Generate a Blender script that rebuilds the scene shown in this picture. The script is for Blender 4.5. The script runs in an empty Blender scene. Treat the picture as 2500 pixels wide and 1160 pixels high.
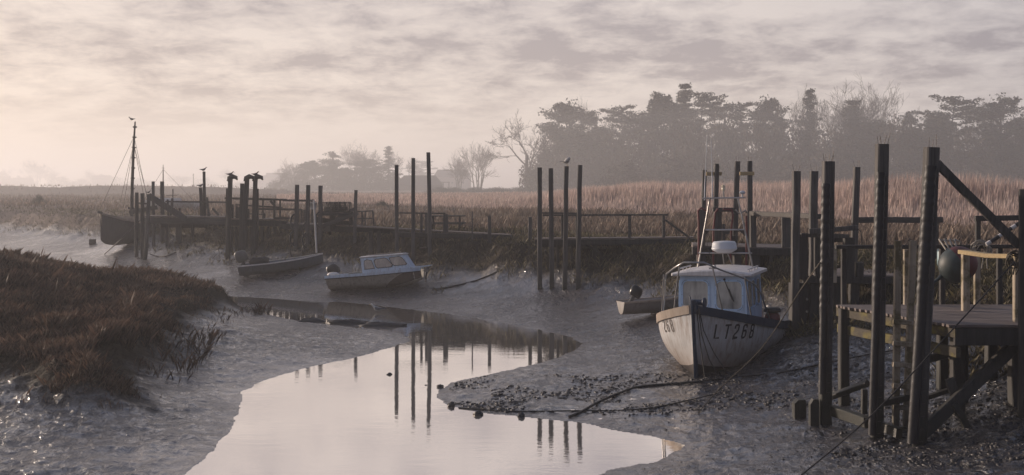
import bpy, bmesh, math, random
import numpy as np
from mathutils import Vector, Matrix, Euler
R = math.radians
random.seed(7)
rng = np.random.default_rng(11)
scene = bpy.context.scene
COL = scene.collection

# ------------------------------------------------------------------ camera
CAM_H = 4.5
FPX = 2700.0                       # focal length in pixels of the 2500 px wide photograph
HOR = 455.0                        # horizon row in the photograph
cam_d = bpy.data.cameras.new('camera'); cam = bpy.data.objects.new('camera', cam_d); COL.objects.link(cam)
cam.location = (0, 0, CAM_H); cam.rotation_euler = (R(90), 0, 0)
cam_d.sensor_width = 36; cam_d.lens = 36 * FPX / 2500
cam_d.shift_y = -(580 - HOR) / 2500
cam_d.clip_start = 0.1; cam_d.clip_end = 8000
scene.camera = cam
scene.view_settings.view_transform = 'Standard'
try: scene.view_settings.look = 'None'
except Exception: pass
scene.view_settings.gamma = 1.0
scene.view_settings.use_curve_mapping = False
scene.view_settings.exposure = 0.0
scene.render.engine = 'CYCLES'
scene.cycles.max_bounces = 6; scene.cycles.diffuse_bounces = 2; scene.cycles.glossy_bounces = 3
scene.cycles.volume_bounces = 1; scene.cycles.transparent_max_bounces = 6
scene.cycles.use_denoising = True
scene.cycles.caustics_reflective = False

# ------------------------------------------------------------------ light
SUN_AZ, SUN_EL = R(-55), R(11)     # azimuth measured from straight ahead, negative = left
sunv = Vector((math.sin(SUN_AZ) * math.cos(SUN_EL), math.cos(SUN_AZ) * math.cos(SUN_EL), math.sin(SUN_EL)))
sun_d = bpy.data.lights.new('sun', 'SUN'); sun_o = bpy.data.objects.new('sun', sun_d); COL.objects.link(sun_o)
sun_d.energy = 4.6; sun_d.angle = R(0.6); sun_d.color = (1.0, 0.81, 0.65)
sun_o.rotation_euler = sunv.to_track_quat('Z', 'Y').to_euler(); sun_o.location = (-60, 30, 40)

world = bpy.data.worlds.new('World'); scene.world = world; world.use_nodes = True
nt = world.node_tree; nt.nodes.clear()
def wn(t, **k):
    n = nt.nodes.new(t)
    for a, b in k.items(): setattr(n, a, b)
    return n
def wl(a, b): nt.links.new(a, b)
def wmath(op, a, b=None, clamp=False):
    n = wn('ShaderNodeMath', operation=op, use_clamp=clamp)
    for i, v in enumerate((a, b)):
        if v is None: continue
        if isinstance(v, (int, float)): n.inputs[i].default_value = v
        else: wl(v, n.inputs[i])
    return n.outputs[0]
def wramp(fac, stops):
    n = wn('ShaderNodeValToRGB'); e = n.color_ramp.elements
    while len(e) < len(stops): e.new(0.5)
    for el, (p, c) in zip(e, stops): el.position = p; el.color = (*c, 1)
    wl(fac, n.inputs[0]); return n.outputs[0]
def wmix(fac, a, b, mode='MIX'):
    n = wn('ShaderNodeMix', data_type='RGBA', blend_type=mode)
    if isinstance(fac, (int, float)): n.inputs[0].default_value = fac
    else: wl(fac, n.inputs[0])
    for s, v in ((6, a), (7, b)):
        if isinstance(v, tuple): n.inputs[s].default_value = (*v, 1)
        else: wl(v, n.inputs[s])
    return n.outputs[2]
sky = wn('ShaderNodeTexSky', sky_type='NISHITA'); sky.sun_disc = False
sky.sun_elevation = SUN_EL; sky.sun_rotation = SUN_AZ; sky.dust_density = 3.0; sky.air_density = 1.2
bg_sky = wn('ShaderNodeBackground'); wl(sky.outputs[0], bg_sky.inputs[0]); bg_sky.inputs[1].default_value = 0.10
geo = wn('ShaderNodeTexCoord'); sep = wn('ShaderNodeSeparateXYZ'); wl(geo.outputs['Generated'], sep.inputs[0])
zpos = wmath('MAXIMUM', sep.outputs[2], 0.0)
den = wmath('ADD', zpos, 0.20)
cx = wmath('DIVIDE', sep.outputs[0], den); cy = wmath('DIVIDE', sep.outputs[1], den)
comb = wn('ShaderNodeCombineXYZ'); wl(cx, comb.inputs[0]); wl(wmath('MULTIPLY', cy, 1.0), comb.inputs[1])
def wnoise(scale, detail, rough, off, dist=0.0):
    m = wn('ShaderNodeMapping'); wl(comb.outputs[0], m.inputs[0]); m.inputs['Location'].default_value = off
    n = wn('ShaderNodeTexNoise'); wl(m.outputs[0], n.inputs['Vector'])
    n.inputs['Scale'].default_value = scale; n.inputs['Detail'].default_value = detail
    n.inputs['Roughness'].default_value = rough; n.inputs['Distortion'].default_value = dist
    return n.outputs[0]
n_big = wnoise(2.0, 5, 0.6, (3.1, 1.7, 0))
n_mid = wnoise(7.0, 10, 0.66, (8.3, 2.2, 4.0), 0.25)
cl = wmath('ADD', wmath('MULTIPLY', n_big, 0.72), wmath('MULTIPLY', n_mid, 0.50))
# thin altocumulus: cream where thin, mauve grey where thick; it pales towards the horizon and is greyer overhead
thick = wramp(cl, [(0.52, (0, 0, 0)), (0.61, (0.36, 0.36, 0.36)), (0.71, (0.90, 0.90, 0.90))])
sund = wn('ShaderNodeVectorMath', operation='DOT_PRODUCT'); wl(geo.outputs['Generated'], sund.inputs[0]); sund.inputs[1].default_value = sunv
toward = wmath('MULTIPLY_ADD', sund.outputs['Value'], 0.5); toward.node.inputs[2].default_value = 0.5
thin_c = wramp(zpos, [(0.0, (1.10, 0.95, 0.85)), (0.10, (1.05, 0.92, 0.85)), (0.26, (0.86, 0.78, 0.78)), (0.55, (0.46, 0.48, 0.58)), (1.0, (0.18, 0.235, 0.38))])
thick_c = wramp(zpos, [(0.0, (0.90, 0.76, 0.66)), (0.10, (0.52, 0.445, 0.455)), (0.26, (0.44, 0.41, 0.47)), (0.55, (0.33, 0.345, 0.44)), (1.0, (0.17, 0.20, 0.30))])
low = wramp(zpos, [(0.025, (0.12, 0.12, 0.12)), (0.085, (1, 1, 1))])
cloud_c = wmix(wmath('MULTIPLY', thick, low), thin_c, thick_c)
glow = wramp(toward, [(0.0, (0.30, 0.36, 0.50)), (0.45, (0.60, 0.66, 0.78)), (0.70, (1.0, 1.0, 1.0)), (1.0, (1.10, 1.06, 1.02))])
cloud_c = wmix(1.0, cloud_c, glow, 'MULTIPLY')
bg_cl = wn('ShaderNodeBackground'); wl(cloud_c, bg_cl.inputs[0]); bg_cl.inputs[1].default_value = 0.82
mixs = wn('ShaderNodeMixShader'); mixs.inputs[0].default_value = 0.90
wl(bg_sky.outputs[0], mixs.inputs[1]); wl(bg_cl.outputs[0], mixs.inputs[2])
outw = wn('ShaderNodeOutputWorld'); wl(mixs.outputs[0], outw.inputs['Surface'])

# ------------------------------------------------------------------ helpers: points
def P(px, py, Y):
    """world point seen at photo pixel (px, py) at distance Y"""
    return Vector(((px - 1250) / FPX * Y, Y, CAM_H - (py - HOR) / FPX * Y))
def G(px, py, z=0.0):
    """world point at height z seen at photo pixel (px, py)"""
    Y = (CAM_H - z) * FPX / (py - HOR)
    return Vector(((px - 1250) / FPX * Y, Y, z))
def XY(px, Y): return ((px - 1250) / FPX * Y, Y)

# ------------------------------------------------------------------ noise and ground height
def _hash(ix, iy, s):
    n = (ix.astype(np.int64) * 374761393 + iy.astype(np.int64) * 668265263 + s * 974634331) & 0xffffffff
    n = ((n ^ (n >> 13)) * 1274126177) & 0xffffffff
    n = n ^ (n >> 16)
    return (n & 0xffffff) / float(0xffffff)
def vnoise(x, y, s=0):
    ix = np.floor(x); iy = np.floor(y); fx = x - ix; fy = y - iy
    fx = fx * fx * fx * (fx * (fx * 6 - 15) + 10); fy = fy * fy * fy * (fy * (fy * 6 - 15) + 10)
    a = _hash(ix, iy, s); b = _hash(ix + 1, iy, s); c = _hash(ix, iy + 1, s); d = _hash(ix + 1, iy + 1, s)
    return (a + (b - a) * fx) * (1 - fy) + (c + (d - c) * fx) * fy * 1.0 if False else (a * (1 - fx) + b * fx) * (1 - fy) + (c * (1 - fx) + d * fx) * fy
def fbm(x, y, o=4, s=0, g=0.5):
    v = 0; a = 1; t = 0
    for i in range(o):
        v = v + a * vnoise(x * 2 ** i + i * 17.3, y * 2 ** i - i * 9.1, s + i); t += a; a *= g
    return v / t * 2 - 1
def ridged(x, y, o=4, s=0, g=0.55):
    v = 0; a = 1; t = 0
    for i in range(o):
        v = v + a * (1 - np.abs(2 * vnoise(x * 2 ** i + i * 7.7, y * 2 ** i + i * 3.3, s + i) - 1)); t += a; a *= g
    return v / t
def sdist(x, y, poly):
    """signed distance to a polygon, negative inside"""
    d = np.full(x.shape, 1e18); ins = np.zeros(x.shape, bool); n = len(poly)
    for i in range(n):
        ax, ay = poly[i]; bx, by = poly[(i + 1) % n]
        ex, ey = bx - ax, by - ay; L = ex * ex + ey * ey + 1e-12
        t = np.clip(((x - ax) * ex + (y - ay) * ey) / L, 0, 1)
        d = np.minimum(d, (x - ax - t * ex) ** 2 + (y - ay - t * ey) ** 2)
        c = (ay > y) != (by > y)
        if abs(by - ay) > 1e-12: ins ^= c & (x < (bx - ax) * (y - ay) / (by - ay) + ax)
    d = np.sqrt(d)
    return np.where(ins, -d, d)
def sm(t): t = np.clip(t, 0, 1); return t * t * (3 - 2 * t)

wp_px = [(455, 1160), (510, 1110), (560, 1060), (583, 1000), (592, 958), (640, 930), (760, 896), (870, 872), (960, 848), (1005, 830), (985, 812),
         (890, 801), (740, 786), (650, 766), (590, 753), (540, 743)]
wp_px2 = [(540, 722), (640, 728), (780, 738), (830, 737), (900, 744), (1000, 756), (1100, 768), (1200, 784), (1300, 802), (1390, 822), (1419, 841),
          (1405, 853), (1370, 870), (1310, 888), (1200, 911), (1100, 934), (1076, 950), (1062, 972), (1090, 990), (1170, 1007), (1270, 1018), (1400, 1031), (1500, 1052),
          (1600, 1068), (1668, 1087), (1640, 1108), (1590, 1128), (1500, 1147), (1440, 1162)]
WATER = [tuple(G(a, b)[:2]) for a, b in wp_px] + [(-17, 46.5), (-25, 54), (-34, 63), (-40, 72), (-52, 88), (-80, 110), (-80, 116), (-48, 93), (-36, 77), (-31, 67), (-24, 57.5), (-17, 49.5)] \
        + [tuple(G(a, b)[:2]) for a, b in wp_px2] + [(0.6, 15), (-0.6, 12), (-2, 5), (-3, -20), (-9, -20), (-8, 5), (-6.8, 12)]
MARSH = [(11.3, 17.5), (11.3, 22), (10.7, 25), (10.3, 28), (8.7, 33), (6.9, 37), (5.2, 40), (3.1, 42.6), (0, 45.2), (-3.6, 48.6), (-6.7, 51.6), (-10.1, 54.6), (-14.2, 59),
         (-19.5, 66), (-26.6, 78), (-45, 100), (-100, 135), (-400, 185), (-2000, 420), (-3000, 3000), (3000, 3000), (3000, -500), (15, -500), (12.5, 5), (11.8, 12)]
SPIT = [(-8.1, 21.7), (-8.9, 23.4), (-9.3, 26), (-9.9, 30.5), (-10.4, 34), (-10.6, 37), (-10.3, 39.2), (-10.9, 40.6), (-13, 43), (-18, 46.0), (-24, 50), (-33, 57), (-60, 72), (-200, 90), (-200, -60), (-30, -60), (-22, 10), (-16, 21), (-12.4, 24.3), (-10.6, 24.2), (-9.2, 22.2)]
DET = 1.0
def gh(x, y, detail=True):
    x = np.asarray(x, float); y = np.asarray(y, float)
    wob = 0.25 * fbm(x * 0.55, y * 0.55, 3, 40)
    dw = sdist(x, y, WATER); dwo = dw + 0.10 * fbm(x * 2.1, y * 2.1, 4, 44)
    dm = sdist(x, y, MARSH) + wob * 2.2; ds = sdist(x, y, SPIT) + wob * 1.0
    dmp = np.maximum(dm, 0.0); dsp = np.maximum(ds, 0.0)
    wm = 1 / (dmp + 0.3) ** 3; ws = 1 / (dsp + 0.3) ** 3
    hm = 2.12 + 0.12 * fbm(x * .12, y * .12, 3, 5)
    hs = 0.95
    L = (hm * wm + hs * ws) / (wm + ws)
    dl = np.minimum(dmp, dsp); dwp = np.maximum(dwo, 0)
    t = dwp / (dwp + dl + 1e-6)
    prof = 0.26 * t + 0.16 * t ** 2 + 0.58 * t ** 4.5
    # the spit bank is a low cliff, the marsh bank a steeper slope
    h = L * prof
    h = h * (1 - 0.78 * np.exp(-((x - 3.6) / 3.0) ** 2 - ((y - 23.6) / 3.6) ** 2))
    inside_m = dm < 0; inside_s = ds < 0
    rise = 1.95 * sm(-ds / 9.0) * (0.75 + 0.25 * fbm(x * .18, y * .18, 2, 9))
    h = np.where(inside_s, hs + rise, h)
    h = np.where(inside_m, hm + 0.25 * sm(-dm / 3.0), h)
    far = sm((np.hypot(x, y) - 230) / 60) 
    wall = 2.3 * np.exp(-((y - 300 - 0.12 * x) / 9.0) ** 2) * sm((-x - 40) / 40)
    h = np.where(inside_m, h + wall, h)
    h = np.where(dwo < 0, -0.02 - 0.30 * sm(-dwo / 1.6), h)
    if detail:
        mud = sm(dwp / 0.8) * (1 - inside_m) * (1 - inside_s)
        steep = sm((t - 0.45) / 0.4)
        flat = 1 - 0.72 * sm((y - 28) / 8) * (1 - 0.8 * sm((t - .5) / .3))      # the soupy mud of the bend lies smoother
        wx = x + 0.5 * fbm(x * .7, y * .7, 3, 70); wy = y + 0.5 * fbm(x * .7, y * .7, 3, 75)
        rill = ridged(wx * 1.5, wy * 1.15, 4, 21) - 0.55
        rill2 = ridged(wx * 1.1 + wy * .5, wy * 2.4 - wx * .7, 3, 27) - 0.55
        big = fbm(wx * 0.42, wy * 0.42, 3, 33)
        fine = fbm(x * 7, y * 7, 3, 50)
        h = h + mud * (flat * 0.11 * rill * (0.55 + steep) + flat * 0.10 * big * (0.5 + 1.0 * steep) + 0.005 * fine * (1 + steep) + flat * 0.075 * rill2)
        h = h + np.where(dwo > 0, 0.012 * (fine + 0.2) * sm(dwp / 0.3), 0)
        veg = (inside_m | inside_s)
        h = h + np.where(veg, 0.13 * fbm(x * 1.3, y * 1.3, 3, 61) * sm(np.minimum(-np.minimum(dm, ds), 2) / 0.6 + .3), 0)
        # lumpy eroded edge of the banks
        edge = np.exp(-(np.minimum(np.abs(dm), np.abs(ds)) / 0.8) ** 2)
        h = h + edge * 0.22 * fbm(x * 1.1, y * 1.1, 4, 88)
    return h
def gz(x, y): return float(gh(np.array([x]), np.array([y]))[0])

# ------------------------------------------------------------------ helpers: meshes
def np_mesh(name, verts, faces, mats, smooth=False, attrs=None, kind=None, fmat=None):
    verts = np.asarray(verts, np.float32); faces = np.asarray(faces, np.int32); k = faces.shape[1]
    me = bpy.data.meshes.new(name)
    me.vertices.add(len(verts)); me.vertices.foreach_set('co', verts.ravel())
    me.loops.add(faces.size); me.loops.foreach_set('vertex_index', faces.ravel())
    me.polygons.add(len(faces)); me.polygons.foreach_set('loop_start', np.arange(0, faces.size, k, dtype=np.int32))
    me.polygons.foreach_set('loop_total', np.full(len(faces), k, np.int32))
    if smooth: me.polygons.foreach_set('use_smooth', np.ones(len(faces), bool))
    for m in (mats if isinstance(mats, (list, tuple)) else [mats]): me.materials.append(m)
    if fmat is not None: me.polygons.foreach_set('material_index', np.asarray(fmat, np.int32))
    for an, av in (attrs or {}).items():
        a = me.attributes.new(an, 'FLOAT', 'POINT'); a.data.foreach_set('value', np.asarray(av, np.float32))
    me.update(calc_edges=True)
    o = bpy.data.objects.new(name, me); COL.objects.link(o)
    if kind: o['kind'] = kind
    return o
ORG = {}
def tag(o, label=None, cat=None, group=None, kind=None):
    if label: o['label'] = label
    if cat: o['category'] = cat
    if group: o['group'] = group
    if kind: o['kind'] = kind
    return o
def thing(name, label, cat, loc=(0, 0, 0), group=None, rot=None, local=False):
    o = bpy.data.objects.new(name, None); COL.objects.link(o); o.empty_display_size = 0.2
    o.location = loc
    if rot is not None: o.rotation_euler = rot
    ORG[o.name] = Vector((0, 0, 0)) if local else Vector(loc)
    return tag(o, label, cat, group)
class MB:
    def __init__(self): self.v = []; self.f = []; self.sm = []
    def add(self, vs, fs, smooth=False):
        b = len(self.v); self.v += [tuple(p) for p in vs]; self.f += [[i + b for i in q] for q in fs]; self.sm += [smooth] * len(fs); return self
    def loft(self, rings, closed=True, caps=True, smooth=False):
        n = len(rings[0]); vs = [p for r in rings for p in r]; fs = []
        for i in range(len(rings) - 1):
            for j in range(n if closed else n - 1):
                a = i * n + j; b = i * n + (j + 1) % n; fs.append((a, b, b + n, a + n))
        self.add(vs, fs, smooth)
        if caps and closed:
            self.add(rings[0], [tuple(range(n))[::-1]]); self.add(rings[-1], [tuple(range(n))])
        return self
    def box(self, c, s, rz=0.0):
        c = Vector(c); m = Matrix.Rotation(rz, 3, 'Z')
        vs = [c + m @ Vector((sx * s[0] / 2, sy * s[1] / 2, sz * s[2] / 2)) for sz in (-1, 1) for sx, sy in ((-1, -1), (1, -1), (1, 1), (-1, 1))]
        return self.add(vs, [(3, 2, 1, 0), (4, 5, 6, 7), (0, 1, 5, 4), (1, 2, 6, 5), (2, 3, 7, 6), (3, 0, 4, 7)])
    def beam(self, A, B, w, h, ch=0.12, seg=1, jit=0.0, up=(0, 0, 1), taper=1.0):
        """chamfered timber from A to B; w = width across, h = depth along 'up'"""
        A = Vector(A); B = Vector(B); d = (B - A).normalized(); u = Vector(up)
        if abs(d.dot(u)) > 0.95: u = Vector((0, 1, 0))
        s = d.cross(u).normalized(); u = s.cross(d).normalized()
        c = ch * min(w, h); prof = [(-w/2 + c, -h/2), (w/2 - c, -h/2), (w/2, -h/2 + c), (w/2, h/2 - c), (w/2 - c, h/2), (-w/2 + c, h/2), (-w/2, h/2 - c), (-w/2, -h/2 + c)]
        if ch <= 0: prof = [(-w/2, -h/2), (w/2, -h/2), (w/2, h/2), (-w/2, h/2)]
        rings = []
        for i in range(seg + 1):
            t = i / seg; k = 1 + (taper - 1) * t
            jx, jy = random.uniform(-jit, jit) * w, random.uniform(-jit, jit) * h
            rings.append([A.lerp(B, t) + s * (a * k + jx + random.uniform(-jit, jit) * w * .5) + u * (b * k + jy + random.uniform(-jit, jit) * h * .5) for a, b in prof])
        return self.loft(rings)
    def tube(self, pts, r, n=6, smooth=True, caps=True):
        pts = [Vector(p) for p in pts]; m = len(pts); rs = r if isinstance(r, (list, tuple)) else [r] * m
        rings = []; prev = None
        for i, p in enumerate(pts):
            d = (pts[min(i + 1, m - 1)] - pts[max(i - 1, 0)]).normalized()
            if prev is None:
                u = Vector((0, 0, 1)) if abs(d.z) < 0.9 else Vector((1, 0, 0))
                s = d.cross(u).normalized()
            else:
                s = (prev - d * prev.dot(d)).normalized()
            prev = s; u = d.cross(s)
            rings.append([p + (s * math.cos(2 * math.pi * k / n) + u * math.sin(2 * math.pi * k / n)) * rs[i] for k in range(n)])
        return self.loft(rings, True, caps, smooth)
    def lathe(self, prof, n=16, c=(0, 0, 0), smooth=True, axis=None):
        c = Vector(c); rings = []
        q = Vector((0, 0, 1)).rotation_difference(Vector(axis).normalized()) if axis is not None else None
        for r, z in prof:
            ring = [Vector((r * math.cos(2 * math.pi * k / n), r * math.sin(2 * math.pi * k / n), z)) for k in range(n)]
            rings.append([c + (q @ p if q else p) for p in ring])
        return self.loft(rings, True, True, smooth)
    def blob(self, c, r, n=7, m=5, jit=0.15, smooth=True, tilt=None):
        c = Vector(c); rings = []
        for i in range(m + 1):
            th = math.pi * (0.02 + 0.96 * i / m); ring = []
            for k in range(n):
                a = 2 * math.pi * k / n; j = 1 + random.uniform(-jit, jit)
                p = Vector((r[0] * math.sin(th) * math.cos(a) * j, r[1] * math.sin(th) * math.sin(a) * j, -r[2] * math.cos(th) * j))
                if tilt is not None: p = tilt @ p
                ring.append(c + p)
            rings.append(ring)
        return self.loft(rings, True, True, smooth)
    def build(self, name, mat, parent=None, loc=None):
        o0 = Vector((0, 0, 0))
        if parent is not None: o0 = ORG[parent.name]
        elif loc is not None: o0 = Vector(loc)
        me = bpy.data.meshes.new(name)
        me.from_pydata([(p[0] - o0.x, p[1] - o0.y, p[2] - o0.z) for p in self.v], [], self.f)
        if any(self.sm): me.polygons.foreach_set('use_smooth', self.sm)
        for mm in (mat if isinstance(mat, (list, tuple)) else [mat]): me.materials.append(mm)
        me.update()
        bm = bmesh.new(); bm.from_mesh(me); bmesh.ops.recalc_face_normals(bm, faces=bm.faces); bm.to_mesh(me); bm.free()
        o = bpy.data.objects.new(name, me); COL.objects.link(o); ORG[o.name] = o0
        if parent is not None: o.parent = parent
        elif loc is not None: o.location = loc
        return o

# ------------------------------------------------------------------ materials
class NB:
    def __init__(self, name):
        self.m = bpy.data.materials.new(name); self.m.use_nodes = True; self.t = self.m.node_tree
        self.b = self.t.nodes['Principled BSDF']; self.pos = None
    def n(self, t, **k):
        x = self.t.nodes.new(t)
        for a, b in k.items(): setattr(x, a, b)
        return x
    def l(self, a, b): self.t.links.new(a, b)
    def coord(self, scale=(1, 1, 1), kind='Object', rot=(0, 0, 0)):
        if kind == 'World':
            c = self.n('ShaderNodeNewGeometry').outputs['Position']
        else: c = self.n('ShaderNodeTexCoord').outputs[kind]
        m = self.n('ShaderNodeMapping'); self.l(c, m.inputs[0]); m.inputs['Scale'].default_value = scale; m.inputs['Rotation'].default_value = rot
        return m.outputs[0]
    def noise(self, vec, scale, detail=4, rough=0.55, dist=0.0):
        x = self.n('ShaderNodeTexNoise'); self.l(vec, x.inputs['Vector']); x.inputs['Scale'].default_value = scale
        x.inputs['Detail'].default_value = detail; x.inputs['Roughness'].default_value = rough; x.inputs['Distortion'].default_value = dist
        return x.outputs[0]
    def ramp(self, fac, stops):
        x = self.n('ShaderNodeValToRGB'); e = x.color_ramp.elements
        while len(e) < len(stops): e.new(0.5)
        for el, (p, c) in zip(e, stops):
            el.position = p; el.color = (*(c if isinstance(c, tuple) else (c, c, c)), 1)
        self.l(fac, x.inputs[0]); return x.outputs[0]
    def mix(self, fac, a, b, mode='MIX'):
        x = self.n('ShaderNodeMix', data_type='RGBA', blend_type=mode)
        if isinstance(fac, (int, float)): x.inputs[0].default_value = fac
        else: self.l(fac, x.inputs[0])
        for s, v in ((6, a), (7, b)):
            if isinstance(v, tuple): x.inputs[s].default_value = (*v, 1)
            else: self.l(v, x.inputs[s])
        return x.outputs[2]
    def math(self, op, a, b=None, c=None):
        x = self.n('ShaderNodeMath', operation=op)
        for i, v in enumerate((a, b, c)):
            if v is None: continue
            if isinstance(v, (int, float)): x.inputs[i].default_value = v
            else: self.l(v, x.inputs[i])
        return x.outputs[0]
    def zworld(self):
        g = self.n('ShaderNodeNewGeometry'); s = self.n('ShaderNodeSeparateXYZ'); self.l(g.outputs['Position'], s.inputs[0]); return s.outputs[2]
    def maprange(self, v, a, b, c=0.0, d=1.0):
        x = self.n('ShaderNodeMapRange'); self.l(v, x.inputs[0])
        for i, q in enumerate((a, b, c, d)): x.inputs[i + 1].default_value = q
        return x.outputs[0]
    def bump(self, h, strength=0.5, dist=0.02, prev=None):
        x = self.n('ShaderNodeBump'); self.l(h, x.inputs['Height']); x.inputs['Strength'].default_value = strength; x.inputs['Distance'].default_value = dist
        if prev is not None: self.l(prev, x.inputs['Normal'])
        return x.outputs[0]
    def set(self, col=None, rough=None, normal=None, **k):
        b = self.b
        if col is not None:
            if isinstance(col, tuple): b.inputs['Base Color'].default_value = (*col, 1)
            else: self.l(col, b.inputs['Base Color'])
        if rough is not None:
            if isinstance(rough, (int, float)): b.inputs['Roughness'].default_value = rough
            else: self.l(rough, b.inputs['Roughness'])
        if normal is not None: self.l(normal, b.inputs['Normal'])
        for a, v in k.items(): b.inputs[a.replace('_', ' ')].default_value = v
        return self.m

def wood_mat(name, c1, c2, wet=(0.018, 0.019, 0.016), tide=1.1, soft=0.5, axis='Z', rough=0.8, moss=None):
    b = NB(name); sc = {'Z': (14, 14, 0.7), 'X': (0.7, 14, 14), 'Y': (14, 0.7, 14)}[axis]
    g = b.noise(b.coord(sc), 1.6, 5, 0.6, 0.3); big = b.noise(b.coord((1, 1, 1), 'World'), 1.3, 3)
    col = b.mix(b.ramp(g, [(0.3, 0.0), (0.7, 1.0)]), c1, c2)
    col = b.mix(b.ramp(big, [(0.35, 0.0), (0.75, 0.55)]), col, tuple(x * .45 for x in c1))
    if moss is not None:
        mo = b.noise(b.coord((1, 1, 1), 'World'), 3.0, 5, .65)
        col = b.mix(b.ramp(mo, [(0.48, 0.0), (0.6, 0.8)]), col, moss)
    zz = b.math('ADD', b.zworld(), b.math('MULTIPLY', b.math('SUBTRACT', big, 0.5), 0.9))
    w = b.maprange(zz, tide + soft, tide - soft)
    col = b.mix(w, col, wet)
    rg = b.maprange(w, 0, 1, rough, 0.45)
    return b.set(col, rg, b.bump(g, 0.7, 0.012))
def plain_mat(name, c, rough=0.5, var=0.25, scale=6.0, bump=0.1, metallic=0.0, **k):
    b = NB(name); n = b.noise(b.coord(), scale, 5, 0.6)
    col = b.mix(b.ramp(n, [(0.3, 0.0), (0.7, 1.0)]), tuple(x * (1 - var) for x in c), tuple(min(1, x * (1 + var * .5)) for x in c))
    b.b.inputs['Metallic'].default_value = metallic
    return b.set(col, rough, b.bump(n, bump, 0.01), **k)

def mud_material():
    b = NB('wet_mud'); wc = b.coord((1, 1, 1), 'World')
    at = b.n('ShaderNodeAttribute', attribute_name='veg'); veg = at.outputs['Fac']
    rk = b.n('ShaderNodeAttribute', attribute_name='dry').outputs['Fac']
    n1 = b.noise(wc, 1.1, 6, 0.6, 0.4); n2 = b.noise(wc, 9.0, 5, 0.65, 0.5); n3 = b.noise(wc, 42.0, 3, 0.6)
    mud = b.mix(b.ramp(n1, [(0.35, 0.0), (0.65, 1.0)]), (0.017, 0.0155, 0.019), (0.034, 0.031, 0.034))
    wet = b.n('ShaderNodeAttribute', attribute_name='wet').outputs['Fac']
    mud = b.mix(b.math('MULTIPLY', wet, 0.9), mud, b.mix(n1, (0.085, 0.076, 0.078), (0.125, 0.112, 0.112)))   # pale silt on the flats, part of their sheen put into the colour
    soil = b.mix(n2, (0.028, 0.022, 0.017), (0.060, 0.047, 0.032))
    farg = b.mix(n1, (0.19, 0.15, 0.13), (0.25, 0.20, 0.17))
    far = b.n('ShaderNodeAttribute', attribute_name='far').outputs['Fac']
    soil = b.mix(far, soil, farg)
    col = b.mix(veg, mud, soil)
    wetr = b.math('ADD', b.maprange(n1, 0.3, 0.7, 0.22, 0.42), b.math('MULTIPLY', rk, 0.3))
    rough = b.mix(veg, wetr, (0.95, 0.95, 0.95))
    n4 = b.noise(b.coord((1.5, 1.0, 1), 'World', rot=(0, 0, .35)), 3.6, 4, 0.58, 0.9); n5 = b.noise(b.coord((0.8, 2.2, 1), 'World', rot=(0, 0, -.25)), 1.4, 4, 0.6, 1.2)
    film = b.math('MULTIPLY', b.ramp(n4, [(0.42, 0.0), (0.51, 1.0)]), b.ramp(n5, [(0.38, 0.2), (0.52, 1.0)]))
    film = b.math('MAXIMUM', film, b.math('MULTIPLY', wet, 1.0))
    b.l(b.math('MULTIPLY', film, b.math('SUBTRACT', 1.0, veg)), b.b.inputs['Coat Weight']); b.b.inputs['Coat Roughness'].default_value = 0.10; b.b.inputs['Coat IOR'].default_value = 2.6
    def bmp(h, st, dist, prev=None):
        x = b.bump(h, 1.0, dist, prev); b.l(b.math('MULTIPLY', b.maprange(wet, 0, 0.9, 1.0, 0.34), st), x.node.inputs['Strength']); return x
    cm = bmp(n5, 0.7, 0.12); cm = bmp(n4, 1.0, 0.12, cm); cm = bmp(n2, 0.5, 0.035, cm); b.l(cm, b.b.inputs['Coat Normal'])
    bm = bmp(n5, 0.7, 0.12); bm = bmp(n4, 1.0, 0.15, bm); bm = bmp(n2, 0.5, 0.03, bm); bm = b.bump(n3, 0.25, 0.006, bm)
    b.l(b.maprange(veg, 0, 1, 0.35, 0.1), b.b.inputs['Specular IOR Level'])
    b.b.inputs['IOR'].default_value = 1.6
    return b.set(col, rough, bm)
def water_material():
    b = NB('creek_water')
    v = b.coord((0.9, 2.6, 1), 'World'); n = b.noise(v, 1.3, 4, 0.55, 0.2); n2 = b.noise(b.coord((2.0, 6.0, 1), 'World'), 2.6, 3, 0.5)
    calm = b.noise(b.coord((1, 1, 1), 'World'), 0.35, 2)
    bm = b.bump(n, 0.035, 0.05); bm = b.bump(b.math('MULTIPLY', n2, b.ramp(calm, [(0.4, 0.1), (0.65, 1.0)])), 0.035, 0.03, bm)
    b.b.inputs['Metallic'].default_value = 0.93
    return b.set((0.93, 0.875, 0.82), 0.02, bm, IOR=1.33)
def blade_mat(name, base, tip, var=0.5, rough=0.75, trans=0.25):
    b = NB(name); t = b.n('ShaderNodeAttribute', attribute_name='t').outputs['Fac']; r = b.n('ShaderNodeAttribute', attribute_name='r').outputs['Fac']
    pn = b.noise(b.coord((1, 1, 1), 'World'), 0.22, 4, 0.6)
    col = b.mix(t, base, tip)
    col = b.mix(b.ramp(pn, [(0.35, 0.0), (0.7, 1.0)]), col, b.mix(1.0, col, (0.86, 0.79, 0.77), 'MULTIPLY'))
    col = b.mix(1.0, col, b.ramp(r, [(0, 1 - var), (.93, 1.05), (1, 1.0 + var)]), 'MULTIPLY')
    b.set(col, rough)
    tr = b.n('ShaderNodeBsdfTranslucent'); b.l(col, tr.inputs[0]); mx = b.n('ShaderNodeMixShader'); mx.inputs[0].default_value = trans
    b.l(b.b.outputs[0], mx.inputs[1]); b.l(tr.outputs[0], mx.inputs[2])
    b.l(mx.outputs[0], b.t.nodes['Material Output'].inputs['Surface'])
    return b.m

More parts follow.
